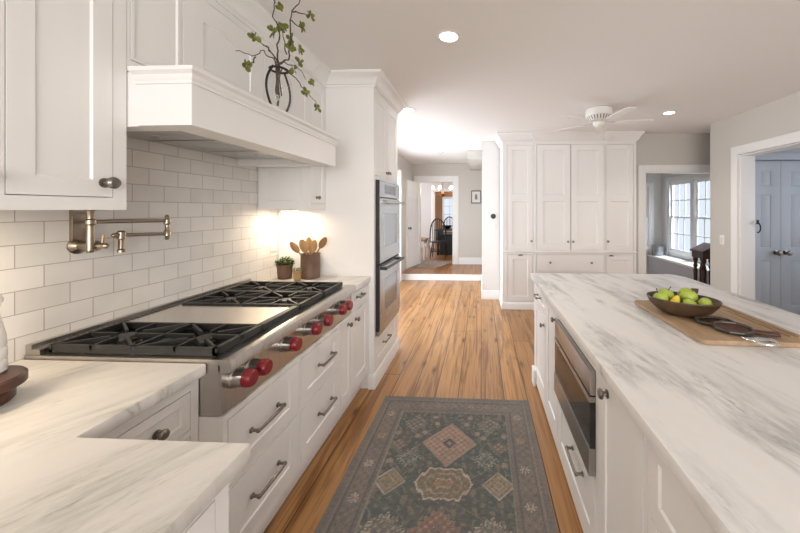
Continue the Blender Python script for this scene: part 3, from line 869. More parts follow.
MB().sweep(MOLD, [(0, 0.028), (0, 0), (1.0, 0), (1.0, 0.028)], 0.828).build('molding', 'white', t)
crown(t, [(0, 0.029), (0, 0), (1.0, 0), (1.0, 0.029)], 2.431, PC)
t = cabinet('pantry_cabinet', 'right white pantry tower with a single tall door beside the bay opening', (1.780, PY, 0), 0, 0.44, 0.48, 0.0, 2.47,
            [dict(u=(0.012, 0.405), z=(0.866, 2.392), fr=0.07, gap=0.005, rec=0.012, mid=MID, knob=(0.04, 0.995)), dict(k='tilt_out_door', u=(0.012, 0.405), z=(0.112, 0.80), fr=0.07, gap=0.005, rec=0.012, cup=(0.09, 0.782))])
MB().sweep(PB, [(0, 0), (0.44, 0), (0.44, 0.05)], 0.0, False, 1, 0).build('plinth', 'white', t)
MB().sweep(MOLD, [(0, 0), (0.44, 0), (0.44, 0.07)], 0.828, False, 1, 0).build('molding', 'white', t)
crown(t, [(0, 0), (0.44, 0), (0.44, 0.07)], 2.431, PC, 1, 0)


# ------------------------------------------------------------------ doors
def six_panel(w, h):
    s, c = 0.11, 0.10
    pw = (w - 2 * s - c) / 2
    out = []
    for x in (s, s + pw + c):
        out += [(x, x + pw, 0.22, 0.80), (x, x + pw, 0.95, h - 0.42), (x, x + pw, h - 0.32, h - 0.12)]
    return out


def leaf_door(name, w, h, mat, loc, rot, knob_u, both=True):
    mb = MB().slab(0, w, 0, h, 0, 0.02, six_panel(w, h), 0.008, 0.014, 0.03)
    mb.box(0, w, 0.0201, 0.04, 0, h)
    o = mb.build(name, mat, kind='structure')
    o.location = loc; o.rotation_euler = (0, 0, rot); ROOT[o.name] = Matrix.Identity(4)
    k = MB().lathe([(0.030, 0), (0.030, 0.005), (0.012, 0.010), (0.011, 0.03), (0.028, 0.042), (0.034, 0.056), (0.026, 0.068), (0.0, 0.07)], (knob_u, 0, 0.90), (0, -1, 0), 16)
    k.build('door_handle', 'nickel', o)
    return o


leaf_door('door_1', 0.66, 1.985, 'trim', (-1.645, 7.095, 0.125), math.radians(78.5), 0.06)
leaf_door('door_2', 0.604, 2.055, 'closet', (3.168, 4.215, 0.012), 0, 0.545)
leaf_door('door_3', 0.594, 2.055, 'closet', (3.776, 4.215, 0.012), 0, 0.055)


# ------------------------------------------------------------------ windows
def grid_window(name, M4, w, h, cols, rows_top, rows_bot, meet, fr=0.05, deep=0.07, sill=True):
    """local x across, z up, y into the wall; a double-hung sash window"""
    o = MB(M4).box(-fr, 0, 0, deep, -fr, h + fr).box(w, w + fr, 0, deep, -fr, h + fr).box(0, w, 0, deep, h, h + fr).box(0, w, 0, deep, -fr, 0).build(name, 'trim', kind='structure')
    ROOT[o.name] = Matrix.Identity(4)
    for nm, z0, z1, rows, y in (('upper_sash', meet - 0.015, h, rows_top, 0.045), ('lower_sash', 0, meet + 0.015, rows_bot, 0.022)):
        b = MB(M4); e = 0.032
        b.box(0, e, y, y + 0.02, z0, z1).box(w - e, w, y, y + 0.02, z0, z1).box(e, w - e, y, y + 0.02, z1 - e, z1).box(e, w - e, y, y + 0.02, z0, z0 + e)
        for k in range(1, cols):
            x = e + (w - 2 * e) * k / cols; b.box(x - 0.009, x + 0.009, y + 0.003, y + 0.017, z0 + e, z1 - e)
        for k in range(1, rows):
            z = z0 + e + (z1 - z0 - 2 * e) * k / rows; b.box(e, w - e, y + 0.003, y + 0.017, z - 0.009, z + 0.009)
        so = b.build(nm, 'trim', o)
        MB(M4).box(e, w - e, y + 0.009, y + 0.012, z0 + e, z1 - e).build('pane', 'glass', so)
    return o


def frameM(loc, rot): return Matrix.Translation(loc) @ Matrix.Rotation(rot, 4, 'Z')


# bay window pair (window wall faces -X): local x = -Y
grid_window('window_1', frameM((3.885, 6.80, 0.62), R), 0.66, 1.36, 3, 2, 2, 0.68)
grid_window('window_2', frameM((3.885, 6.03, 0.62), R), 0.66, 1.36, 3, 2, 2, 0.68)
grid_window('window_3', frameM((3.20, 7.085, 0.62), 0), 0.42, 1.30, 2, 2, 2, 0.65)
casing('trim_8', [(3.872, 3.90, 6.855, 6.94, 0.50, 2.11), (3.872, 3.90, 5.20, 6.855, 2.03, 2.11), (3.872, 3.90, 6.05, 6.12, 0.56, 2.03), (3.872, 3.90, 5.20, 5.30, 0.50, 2.03)])
casing('trim_9', [(3.64, 3.72, 7.075, 7.10, 0.50, 2.03), (3.10, 3.64, 7.075, 7.10, 1.95, 2.03)])
# window seat ledge below the bay window
struct('trim_10', MB().box(3.56, 3.90, 4.95, 7.08, 0.455, 0.49), 'trim', bevel=0.004)
struct('wall_seat', MB().box(3.60, 3.898, 4.95, 7.08, 0.0, 0.454), 'grey')
# daylight openings out of view: terrace doors in the left wall, back wall, side room, dining room
grid_window('window_4', frameM((-1.69, 3.67, 0.15), L), 1.26, 2.0, 3, 3, 2, 0.9)
grid_window('window_5', frameM((-1.69, 5.0, 0.15), L), 1.25, 2.0, 3, 3, 2, 0.9)
grid_window('window_6', frameM((2.65, -3.21, 0.9), PI), 3.5, 1.4, 6, 2, 2, 0.7)
grid_window('window_7', frameM((5.09, 3.65, 0.85), R), 2.1, 1.3, 4, 2, 2, 0.65)
grid_window('window_8', frameM((-4.01, 8.35, 0.75), L), 2.1, 1.5, 4, 2, 2, 0.75)


grid_window('window_9', frameM((-1.50, 12.69, 0.6), 0), 0.50, 1.30, 2, 2, 2, 0.65)


# ------------------------------------------------------------------ rug
def make_rug():
    x0, x1, y0, y1 = -0.548, 0.548, -1.75, 0.0          # local: y = 0 is the far edge
    st = 0.0055
    xs = np.arange(x0, x1 + st / 2, st); ys = np.arange(y0, y1 + st / 2, st)
    X, Y = np.meshgrid(xs, ys)
    rng = np.random.default_rng(5)

    def vnoise(scale, seed):
        r = np.random.default_rng(seed)
        nx = int((x1 - x0) / scale) + 3; ny = int((y1 - y0) / scale) + 3
        g = r.random((ny, nx))
        fx = (X - x0) / scale; fy = (Y - y0) / scale
        ix = fx.astype(int); iy = fy.astype(int); tx = fx - ix; ty = fy - iy
        tx = tx * tx * (3 - 2 * tx); ty = ty * ty * (3 - 2 * ty)
        return (g[iy, ix] * (1 - tx) + g[iy, ix + 1] * tx) * (1 - ty) + (g[iy + 1, ix] * (1 - tx) + g[iy + 1, ix + 1] * tx) * ty
    n1 = vnoise(0.09, 1); n2 = vnoise(0.028, 2); n3 = vnoise(0.012, 3); n4 = rng.random(X.shape)
    C = np.zeros(X.shape + (3,))
    field = np.array((0.076, 0.085, 0.078)); teal = np.array((0.062, 0.088, 0.084)); bord = np.array((0.165, 0.135, 0.115))
    cream = np.array((0.34, 0.30, 0.235)); salmon = np.array((0.29, 0.165, 0.12)); tan = np.array((0.20, 0.155, 0.105)); gold = np.array((0.26, 0.21, 0.07)); navy = np.array((0.075, 0.08, 0.085))

    def put(mask, col, a=1.0):
        mk = np.clip(mask, 0, 1)[..., None] * a
        C[:] = C * (1 - mk) + col * mk
    put(np.ones_like(X), field)
    put(np.clip((n1 - 0.5) * 3, 0, 1), teal, 0.8)
    AX = np.abs(X)
    DYF = -Y
    # small scattered motifs of the field
    mot = (np.sin(X * 62 + 3 * n1) * np.sin(Y * 58 + 3 * n2))
    put((mot > 0.62) * 1.0, tan, 0.65)
    put((mot < -0.78) * 1.0, np.array((0.14, 0.15, 0.14)), 0.7)
    # scrolling tendrils
    tend = np.abs(np.sin(X * 24 + 2.2 * np.sin(Y * 21)) + 0.6 * np.sin(Y * 31 + X * 9))
    put((tend < 0.10) * 1.0, np.array((0.17, 0.165, 0.14)), 0.7)

    def diamond(cx, cy, a, b, fill, edge, core=None, inner=None, cut=0.0, lobed=0.0):
        u = np.abs(X - cx) / a; v_ = np.abs(Y - cy) / b
        d = u + v_
        if cut: d = np.maximum(u + v_ * cut, v_) + 0.05 * np.sin(u * 22)
        if lobed: d = d + lobed * np.sin(np.arctan2((Y - cy) / b, (X - cx) / a) * 16)
        put((d < 1.12) * 1.0, navy, 0.7)
        put((d < 1.0) * 1.0, edge)
        put((d < 0.90) * 1.0, fill)
        ring = np.abs(d - 0.62)
        put(((ring < 0.05) * (n2 > 0.35)) * 1.0, edge, 0.6)
        arab = np.sin((X - cx) * 150) * np.sin((Y - cy) * 150)
        put(((d < 0.85) & (arab > 0.45)) * 1.0, cream if inner is None else inner, 0.45)
        put(((d < 0.85) & (arab < -0.6)) * 1.0, navy, 0.45)
        if core is not None:
            put((d < 0.30) * 1.0, edge, 0.8); put((d < 0.25) * 1.0, core); put((d < 0.1) * 1.0, fill)
    for rep in range(2):
        o = -rep * 1.02
        diamond(0.0, -0.475 + o, 0.172, 0.185, salmon, np.array((0.25, 0.19, 0.14)), navy)
        diamond(0.0, -0.765 + o, 0.165, 0.098, np.array((0.17, 0.125, 0.085)), cream, np.array((0.24, 0.15, 0.07)), gold, cut=0.45)
        for sx in (-1, 1):
            diamond(sx * 0.29, -0.765 + o, 0.088, 0.088, np.array((0.21, 0.16, 0.11)), cream, tan, gold)
            diamond(sx * 0.245, -0.30 + o, 0.075, 0.085, np.array((0.125, 0.11, 0.095)), np.array((0.24, 0.215, 0.18)), None, None, lobed=0.12)
            diamond(sx * 0.225, -0.60 + o, 0.07, 0.065, np.array((0.10, 0.115, 0.108)), np.array((0.29, 0.27, 0.23)), navy, None, lobed=0.2)
            diamond(sx * 0.31, -0.50 + o, 0.055, 0.05, np.array((0.16, 0.115, 0.095)), np.array((0.17, 0.14, 0.12)), None, None, lobed=0.15)
            for px, py in ((0.10, -0.30), (0.17, -0.385), (0.12, -0.235), (0.21, -0.42), (0.34, -0.40), (0.33, -0.63)):
                dd = np.hypot(X - sx * px, Y - (py + o)); put((dd < 0.019) * 1.0, np.array((0.22, 0.18, 0.155))); put((dd < 0.009) * 1.0, salmon)
        diamond(0.0, -1.03 + o, 0.13, 0.13, np.array((0.20, 0.10, 0.075)), tan, navy, None, lobed=0.1)
        for sx in (-1, 1):
            diamond(sx * 0.25, -1.02 + o, 0.10, 0.075, np.array((0.13, 0.12, 0.105)), cream, None, None, lobed=0.18)
    # border
    E = np.minimum(np.minimum(x1 - AX, DYF), Y - y0)
    bmask = (E < 0.185) * 1.0
    put(bmask, bord)
    put(bmask * (n1 > 0.55), np.array((0.12, 0.115, 0.108)), 0.6)
    for a, b, c in ((0.178, 0.187, np.array((0.22, 0.195, 0.165))), (0.150, 0.160, navy), (0.052, 0.062, navy), (0.040, 0.048, np.array((0.20, 0.17, 0.14)))):
        put(((E > a) & (E < b)) * 1.0, c, 0.75)
    dots = (np.sin(X * 2 * PI / 0.03) > 0.2) & (np.sin(Y * 2 * PI / 0.03) > 0.2)
    put((((E > 0.160) & (E < 0.178)) | ((E > 0.012) & (E < 0.040))) * dots * 1.0, np.array((0.11, 0.10, 0.10)), 0.7)
    arab = np.sin(X * 120 + 2 * n1) * np.sin(Y * 120 + 2 * n2)
    put(((E > 0.062) & (E < 0.150) & (arab > 0.55)) * 1.0, np.array((0.21, 0.155, 0.125)), 0.6)
    put(((E > 0.062) & (E < 0.150) & (arab < -0.6)) * 1.0, np.array((0.09, 0.09, 0.09)), 0.6)

    def flower(cx, cy, r, col):
        dx, dy = X - cx, Y - cy; rr = np.hypot(dx, dy); th = np.arctan2(dy, dx)
        rad = r * (0.72 + 0.28 * np.cos(th * 8))
        put((rr < rad) * 1.0, col, 0.85); put((rr < r * 0.32) * 1.0, np.array((0.23, 0.13, 0.09))); put((np.abs(rr - r * 0.5) < r * 0.08) * 1.0, navy, 0.5)
    k = 0
    for cy in np.arange(-0.21, -1.75, -0.222):
        for sx in (-1, 1):
            flower(sx * 0.442, cy, 0.030, np.array((0.38, 0.34, 0.28)) if (k % 3) != 1 else np.array((0.36, 0.23, 0.12)))
        k += 1
    for cx in np.arange(-0.36, 0.37, 0.12): flower(cx, -0.105, 0.022, np.array((0.27, 0.235, 0.20)))
    # wear and weave
    wear = np.clip((n2 * 0.55 + n3 * 0.45 - 0.46) * 2.4, 0, 0.5) + 0.12 * (n4 - 0.5)
    put(np.clip(wear, 0, 1), np.array((0.125, 0.118, 0.108)), 0.8)
    C[:] = C * 0.76 + (C.mean(axis=2, keepdims=True) * np.array((1.08, 1.0, 0.92))) * 0.24
    C[:] = (C * 0.84 + 0.10 * 0.16) * 1.45
    C *= (0.86 + 0.28 * n4)[..., None]
    C *= (1 - 0.10 * (np.sin(Y * 2 * PI / 0.011) > 0))[..., None]
    C = np.clip(C, 0.01, 1)
    ny, nx = X.shape
    zt = 0.008
    Vt = [(float(a), float(b), zt) for a, b in zip(X.ravel(), Y.ravel())]
    idx = lambda j, i: j * nx + i
    F = [(idx(j, i), idx(j, i + 1), idx(j + 1, i + 1), idx(j + 1, i)) for j in range(ny - 1) for i in range(nx - 1)]
    ring = [idx(0, i) for i in range(nx)] + [idx(j, nx - 1) for j in range(1, ny)] + [idx(ny - 1, i) for i in range(nx - 2, -1, -1)] + [idx(j, 0) for j in range(ny - 2, 0, -1)]
    base = len(Vt)
    cols = C.reshape(-1, 3)
    ext = []
    for r_ in ring:
        x, y, _ = Vt[r_]; Vt.append((x * 1.002, y, 0.0005)); ext.append(cols[r_] * 0.8)
    nr = len(ring)
    for k in range(nr): F.append((ring[(k + 1) % nr], ring[k], base + k, base + (k + 1) % nr))
    cols = np.vstack([cols, np.array(ext)])
    me = bpy.data.meshes.new('runner_rug'); me.from_pydata(Vt, [], F)
    at = me.color_attributes.new('weave', 'FLOAT_COLOR', 'POINT')
    at.data.foreach_set('color', np.hstack([cols, np.ones((len(cols), 1))]).astype(np.float32).ravel())
    me.materials.append(M['rug'])
    o = bpy.data.objects.new('runner_rug', me); COL.objects.link(o)
    o.location = (-0.192, 2.452, 0.0); o.rotation_euler = (0, 0, math.radians(-0.5))
    return tag(o, 'faded grey-green oriental runner rug with diamond medallions on the wood floor', 'rug')


make_rug()

# ------------------------------------------------------------------ tray, bowl and fruit on the island
TZ = 0.914
t = thing('cutting_board', 'pale wooden serving board with metal handles on the island', 'cutting board', (1.10, 1.60, TZ))
bp = []
for cx, cy, a0 in ((1.305, 1.345, -90), (1.305, 1.865, 0), (0.905, 1.865, 90), (0.915, 1.355, 180)):
    for k in range(5):
        a = math.radians(a0 + 22.5 * k); bp.append((cx + 0.03 * math.cos(a), cy + 0.03 * math.sin(a)))
MB().prism(bp, TZ + 0.001, TZ + 0.020).build('board', 'boardwood', t, world=True, bevel=0.003)
rim = MB()
for x in (1.265, 1.295): rim.box(x, x + 0.008, 1.37, 1.86, TZ + 0.0202, TZ + 0.027)
rim.build('rail', 'boardwood', t, world=True)
for y, s, mt in ((1.322, -1, 'chrome'), (1.893, 1, 'darkiron')):
    h = MB(); xm = 1.105 if s < 0 else 1.02
    pts = []
    for k in range(13):
        a = PI * k / 12
        pts.append((xm - 0.044 * math.cos(a), y + s * (0.060 * math.sin(a) - 0.004), TZ + 0.026 + 0.003 * math.sin(a)))
    h.tube(pts, 0.0075, 8)
    h.box(xm - 0.053, xm + 0.053, min(y - s * 0.03, y), max(y - s * 0.03, y), TZ + 0.0203, TZ + 0.029)
    h.build('handle', mt, t, world=True, bevel=0.002)

BC = (1.006, 1.650); BR = (0.158, 0.118); BA = math.radians(-27); BZ = TZ + 0.0205
prof = [(0.42, 0.0), (0.55, 0.004), (0.78, 0.028), (0.93, 0.055), (1.0, 0.078), (0.985, 0.083), (0.95, 0.078), (0.86, 0.055), (0.68, 0.026), (0.40, 0.014), (0.01, 0.012)]
mb = MB(); rs = []
for r_, h_ in prof:
    q = [(BR[0] * r_ * math.cos(2 * PI * k / 40), BR[1] * r_ * math.sin(2 * PI * k / 40)) for k in range(40)]
    rs.append([mb.v(BC[0] + x * math.cos(BA) - y * math.sin(BA), BC[1] + x * math.sin(BA) + y * math.cos(BA), BZ + h_) for x, y in q])
mb.rings(rs)
loose('fruit_bowl', mb, 'bowlwood', 'oval dark wooden dough bowl on the serving board', 'bowl', (BC[0], BC[1], BZ))


def apple_prof(r, z):
    return r * (1.0 + 0.06 * z), z * 0.92 - 0.16 * math.exp(-(r / 0.28) ** 2) * (1 if z > 0 else -0.6)


def fruit(kind, x, y, z, r, label, tilt=0.0):
    t = thing(kind, label, 'fruit', (x, y, z), 0, 'fruit in the dough bowl')
    mb = MB(Matrix.Rotation(tilt, 4, 'Y') @ Matrix.Rotation(tilt * 0.7, 4, 'X'))
    if kind == 'apple':
        mb.ball((0, 0, 0), r, 20, 16, apple_prof)
        mb.build('flesh', 'apple', t)
    else:
        mb.ball((0, 0, 0), (r * 0.9, r * 0.9, r * 1.35), 18, 16, lambda a, b: (a * (0.82 - 0.30 * b if b > -0.3 else 0.91), b))
        mb.build('flesh', 'pear', t)
    s = MB(Matrix.Rotation(tilt, 4, 'Y') @ Matrix.Rotation(tilt * 0.7, 4, 'X'))
    top = r * 0.78 if kind == 'apple' else r * 1.32
    s.tube([(0, 0, top), (0.002, 0, top + 0.012), (0.006, 0.001, top + 0.022)], [0.0022, 0.002, 0.003], 6).build('stem', 'stem', t)


fruit('apple', 0.912, 1.670, BZ + 0.072, 0.036, 'green apple at the front left of the bowl', -0.4)
fruit('apple', 0.961, 1.712, BZ + 0.078, 0.037, 'green apple behind the front left apple', 0.3)
fruit('pear', 0.956, 1.627, BZ + 0.062, 0.031, 'yellow pear between the green apples', 0.25)
fruit('apple', 1.046, 1.674, BZ + 0.082, 0.045, 'largest green apple, heaped highest in the middle of the bowl', 0.5)
fruit('apple', 1.009, 1.596, BZ + 0.060, 0.034, 'green apple at the front right of the bowl', 0.6)
fruit('apple', 1.079, 1.592, BZ + 0.064, 0.034, 'rightmost green apple resting against the bowl rim', 0.9)
mb = MB().tube([(1.068, 1.719, BZ + 0.09), (1.088, 1.699, BZ + 0.108), (1.103, 1.684, BZ + 0.106)], [0.010, 0.011, 0.014], 10)
loose('fruit_stalk', mb, 'stem', 'dark dried stalk poking out behind the green apples', 'stalk', (1.068, 1.719, BZ + 0.08))


def dish(x, y, z, rx, ry, rot, label, tab, tilt=0.0):
    t = thing('rimmed_dish', label, 'dish', (x, y, z), rot, 'small rimmed dishes on the board')
    Mt = Matrix.Translation((0, 0, ry * math.sin(abs(tilt)))) @ Matrix.Rotation(tilt, 4, 'X')
    n = 8
    b = MB(Mt); rs = []
    for s, h in ((0.80, 0.0), (0.95, 0.004), (0.97, 0.010), (0.84, 0.008), (0.01, 0.005)):
        rs.append([b.v(rx * s * math.cos(2 * PI * (k + .5) / n), ry * s * math.sin(2 * PI * (k + .5) / n), h) for k in range(n)])
    b.rings(rs); b.build('dish', 'dishwood', t)
    r_ = MB(Mt)
    pts = [(rx * 0.98 * math.cos(2 * PI * (k + .5) / n), ry * 0.98 * math.sin(2 * PI * (k + .5) / n), 0.011) for k in range(n)]
    for i in range(n):
        r_.tube([pts[i], pts[(i + 1) % n]], 0.0065, 8)
        for f in (0.15, 0.4, 0.65, 0.9):
            p = Vector(pts[i]).lerp(Vector(pts[(i + 1) % n]), f); r_.ball((p.x, p.y, p.z + 0.003), 0.0055, 6, 4)
    r_.build('rim', 'pewter', t)
    if tab:
        MB(Mt).box(rx * 0.97, rx * 0.97 + 0.085, -0.016, 0.016, 0.001, 0.010).build('tab_handle', 'dishwood', t, bevel=0.002)
    return t


dish(1.068, 1.519, TZ + 0.021, 0.078, 0.058, math.radians(-4), 'dark wooden rimmed dish half tucked under the bowl edge', False)
dish(1.074, 1.420, TZ + 0.0215, 0.070, 0.054, math.radians(-22), 'dark red-brown rimmed dish with tab handle, nearer the silver handle', True, math.radians(7))

# ------------------------------------------------------------------ round stand and bottle at the left edge
t = thing('pedestal_board', 'round dark walnut pedestal board on the left counter edge', 'stand', (-1.405, 0.800, TZ))
MB().lathe([(0.082, 0.001), (0.088, 0.008), (0.088, 0.03), (0.08, 0.040)], (0, 0, 0), seg=36).build('base', 'redwood', t)
MB().lathe([(0.100, 0.0405), (0.108, 0.046), (0.108, 0.068), (0.103, 0.074), (0.0, 0.074)], (0, 0, 0), seg=44).build('top', 'redwood', t)
t = thing('bottle', 'white ridged porcelain bottle on the round walnut stand', 'bottle', (-1.411, 0.846, TZ + 0.0745))
MB().lathe([(0.034, 0), (0.038, 0.004), (0.038, 0.03), (0.035, 0.036), (0.038, 0.042), (0.038, 0.065), (0.035, 0.071), (0.037, 0.077), (0.036, 0.10), (0.030, 0.135), (0.024, 0.165), (0.022, 0.182), (0.027, 0.192)], (0, 0, 0), seg=28).build('body', 'porcelain', t)
MB().lathe([(0.020, 0.1925), (0.029, 0.200), (0.031, 0.212), (0.024, 0.226), (0.0, 0.232)], (0, 0, 0), seg=20).build('stopper', 'porcelain', t)

# ------------------------------------------------------------------ pots by the ovens
t = thing('herb_pot', 'brown pot of small green leaves beside the utensil crock', 'potted plant', (-1.545, 2.452, TZ))
MB().lathe([(0.046, 0.001), (0.050, 0.004), (0.056, 0.095), (0.060, 0.100), (0.060, 0.110), (0.052, 0.110), (0.048, 0.090), (0.0, 0.088)], (0, 0, 0), seg=26).build('pot', 'clay', t)


def leaf_blob(mb, n, c, r, size, flat=0.7):
    for _ in range(n):
        a = random.uniform(0, 2 * PI); u = random.random() ** 0.5; h = random.uniform(-0.2, 1)
        p = Vector((c[0] + r[0] * u * math.cos(a), c[1] + r[1] * u * math.sin(a), c[2] + r[2] * h * (1.1 - u * 0.6)))
        s = size * random.uniform(0.6, 1.25)
        d = Vector((math.cos(a) + random.uniform(-.6, .6), math.sin(a) + random.uniform(-.6, .6), random.uniform(-.3, .9))).normalized()
        w_ = d.cross(Vector((random.uniform(-.5, .5), random.uniform(-.5, .5), 1))).normalized()
        nrm = d.cross(w_)
        q = [p, p + d * s * 0.45 + w_ * s * 0.36 + nrm * s * .06, p + d * s * 0.9 + w_ * s * 0.16, p + d * s, p + d * s * 0.9 - w_ * s * 0.16, p + d * s * 0.45 - w_ * s * 0.36 + nrm * s * .06]
        mb.face([mb.v(*x) for x in q])
    return mb


leaf_blob(MB(), 420, (0, 0, 0.108), (0.056, 0.056, 0.062), 0.020).build('foliage', 'herb', t, fix=False)
t = thing('small_pot', 'tiny tan metal pot with dark tuft in front of the crock', 'potted plant', (-1.392, 2.366, TZ))
MB().lathe([(0.022, 0.001), (0.025, 0.004), (0.030, 0.070), (0.032, 0.074), (0.032, 0.078), (0.026, 0.076), (0.0, 0.070)], (0, 0, 0), seg=20).build('pot', 'tinpot', t)
leaf_blob(MB(), 90, (0, 0, 0.078), (0.024, 0.024, 0.022), 0.012).build('foliage', 'herb', t, fix=False)
mb = MB().lathe([(0.066, 0.001), (0.070, 0.006), (0.072, 0.10), (0.071, 0.185), (0.074, 0.190), (0.073, 0.195), (0.066, 0.192), (0.064, 0.06), (0.0, 0.05)], (-1.350, 2.476, TZ), seg=32)
loose('utensil_crock', mb, 'crock', 'brown stoneware crock holding wooden spoons', 'crock', (-1.350, 2.476, TZ))
CR = Vector((-1.350, 2.476, TZ))


def spoon(tip, foot, label, mat, wd=0.024, ln=0.085, round_=True):
    a = CR + Vector(foot); b = Vector(tip)
    d = (b - a).normalized(); neck = b - d * ln
    t = thing('wooden_spoon', label, 'spoon', tuple(a), 0, 'wooden spoons in the crock')
    MB().tube([a, neck], [0.006, 0.0055], 8).build('shaft', mat, t, world=True)
    side = d.cross(Vector((0.25, -1, 0.1))).normalized(); nr = side.cross(d)
    mb = MB(); rs = []
    for k in range(9):
        f = k / 8
        wv = 1.3 * wd * (math.sin(PI * (0.10 + 0.82 * f)) ** 0.75)
        c = neck + d * ln * f
        rs.append([mb.v(*(c + side * wv * math.cos(2 * PI * q / 10) + nr * 0.006 * math.sin(2 * PI * q / 10))) for q in range(10)])
    mb.rings(rs)
    mb.build('blade', mat, t, world=True)


spoon((-1.492, 2.440, 1.200), (0.030, 0.0, 0.055), 'brown wooden spoon leaning furthest left out of the crock', 'spoon2', 0.020, 0.10)
spoon((-1.402, 2.435, 1.222), (0.010, 0.01, 0.055), 'wide pale wooden spatula standing left of centre in the crock', 'spoon', 0.024, 0.11)
spoon((-1.366, 2.475, 1.236), (-0.015, 0.02, 0.055), 'tall pale wooden spoon standing upright at the back of the crock', 'spoon', 0.020, 0.10)
spoon((-1.290, 2.430, 1.218), (-0.030, -0.01, 0.055), 'pale wooden spoon leaning a little right out of the crock', 'spoon', 0.024, 0.11)
spoon((-1.212, 2.450, 1.236), (-0.045, 0.015, 0.055), 'long grey-brown wooden spoon leaning furthest right', 'spoon2', 0.021, 0.10)

# ------------------------------------------------------------------ vase and branches on the hood ledge
VX, VY, VZ = -1.062, 1.635, 1.9555
t = thing('vase', 'clear glass vase in a dark iron cradle on the hood ledge', 'vase', (VX, VY, VZ))
MB().lathe([(0.036, 0.012), (0.044, 0.016), (0.060, 0.06), (0.066, 0.11), (0.060, 0.17), (0.042, 0.215), (0.036, 0.225)], (0, 0, 0), seg=30, cap=False).build('glass', 'vaseglass', t)
fr_ = MB()
for sy in (-1, 1):
    fr_.tube([(0, sy * (0.030 + 0.070 * math.sin(PI * (0.06 + 0.86 * k / 14))), 0.006 + 0.232 * k / 14) for k in range(15)], 0.0055, 8)
fr_.tube([(0.042 * math.cos(2 * PI * k / 18), 0.042 * math.sin(2 * PI * k / 18), 0.236) for k in range(19)], 0.006, 8)
fr_.tube([(0, -0.05, 0.0058), (0, 0.05, 0.0058)], 0.0055, 8)
fr_.tube([(-0.045, 0.02, 0.0058), (0.045, 0.06, 0.0058)], 0.0045, 8)
fr_.build('iron_cradle', 'darkiron', t)

t = thing('branch_bunch', 'twisted dark twigs with yellow-green leaves standing in the glass vase', 'branches', (VX, VY, VZ + 0.03))
BR_ = [                                             # (y, z) or (y, z, x)
    [(1.625, 2.00), (1.62, 2.10), (1.61, 2.207), (1.585, 2.246), (1.547, 2.262), (1.495, 2.265), (1.461, 2.266)],
    [(1.63, 2.00), (1.62, 2.12), (1.612, 2.207), (1.650, 2.232), (1.695, 2.272), (1.685, 2.31, -1.04), (1.662, 2.336, -1.02), (1.61, 2.37, -0.985), (1.551, 2.40, -0.95), (1.50, 2.415, -0.91), (1.49, 2.44, -0.87), (1.45, 2.47, -0.82)],
    [(1.62, 2.02), (1.62, 2.13), (1.618, 2.225), (1.605, 2.26), (1.585, 2.297), (1.59, 2.33), (1.57, 2.365), (1.539, 2.387), (1.55, 2.42, -1.04), (1.535, 2.45, -1.02), (1.51, 2.475, -1.0)],
    [(1.63, 2.03), (1.62, 2.12), (1.605, 2.217), (1.575, 2.23), (1.547, 2.222), (1.515, 2.235), (1.481, 2.205), (1.421, 2.162), (1.37, 2.15), (1.319, 2.135)],
    [(1.64, 2.05), (1.63, 2.15), (1.64, 2.232), (1.695, 2.261), (1.75, 2.27), (1.811, 2.296), (1.85, 2.285), (1.886, 2.295), (1.93, 2.262)],
    [(1.65, 2.06), (1.64, 2.15), (1.66, 2.212), (1.72, 2.20), (1.781, 2.180), (1.82, 2.16), (1.853, 2.145), (1.90, 2.13), (1.943, 2.11)],
    [(1.62, 2.22), (1.59, 2.235), (1.55, 2.25), (1.517, 2.257), (1.488, 2.25)],
    [(1.69, 2.30), (1.66, 2.33), (1.64, 2.37), (1.636, 2.40)],
    [(1.551, 2.40, -0.95), (1.59, 2.405, -0.95), (1.63, 2.415, -0.95), (1.667, 2.427, -0.95)],
    [(1.434, 2.165), (1.43, 2.135), (1.40, 2.115), (1.377, 2.10)],
    [(1.505, 2.412, -0.912), (1.53, 2.425, -0.90), (1.562, 2.436, -0.88), (1.59, 2.445, -0.872)],
]
tw = MB(); LV = []
for i, br in enumerate(BR_):
    n = len(br)
    dx = [0.0, 0.03, 0.05, 0.02, -0.02, 0.04, 0.03, 0.02, 0.05, 0.03, 0.0][i]
    pts = []
    for k, q in enumerate(br):
        y, z = q[0], q[1]
        f = max(0, (z - 2.2)) + max(0, abs(y - 1.6) - 0.05)
        x = q[2] if len(q) > 2 else VX + dx * min(1, f * 5) + random.uniform(-0.006, 0.006)
        pts.append(Vector((x, y, min(z, 2.545))))
    fine = []
    for a, b in zip(pts[:-1], pts[1:]):
        fine += [a, a.lerp(b, 0.5) + Vector((random.uniform(-.004, .004), random.uniform(-.007, .007), random.uniform(-.007, .007)))]
    fine.append(pts[-1])
    m = len(fine)
    r0 = 0.0052 if i in (1, 2) else 0.0036
    tw.tube(fine, [r0 * (1 - 0.6 * k / m) for k in range(m)], 6)
tw.build('twig', 'twig', t, world=True)
LP = [(1.532, 2.465, .06), (1.598, 2.447, .19), (1.667, 2.427, .11), (1.577, 2.389, .03), (1.639, 2.412, .02), (1.542, 2.339, .03), (1.454, 2.269, .0), (1.656, 2.363, .05), (1.678, 2.335, .04),
      (1.777, 2.366, .03), (1.742, 2.282, .05), (1.377, 2.098, .02), (1.701, 2.223, .04), (1.949, 2.250, .01), (1.805, 2.134, .05), (1.955, 2.095, .04)]
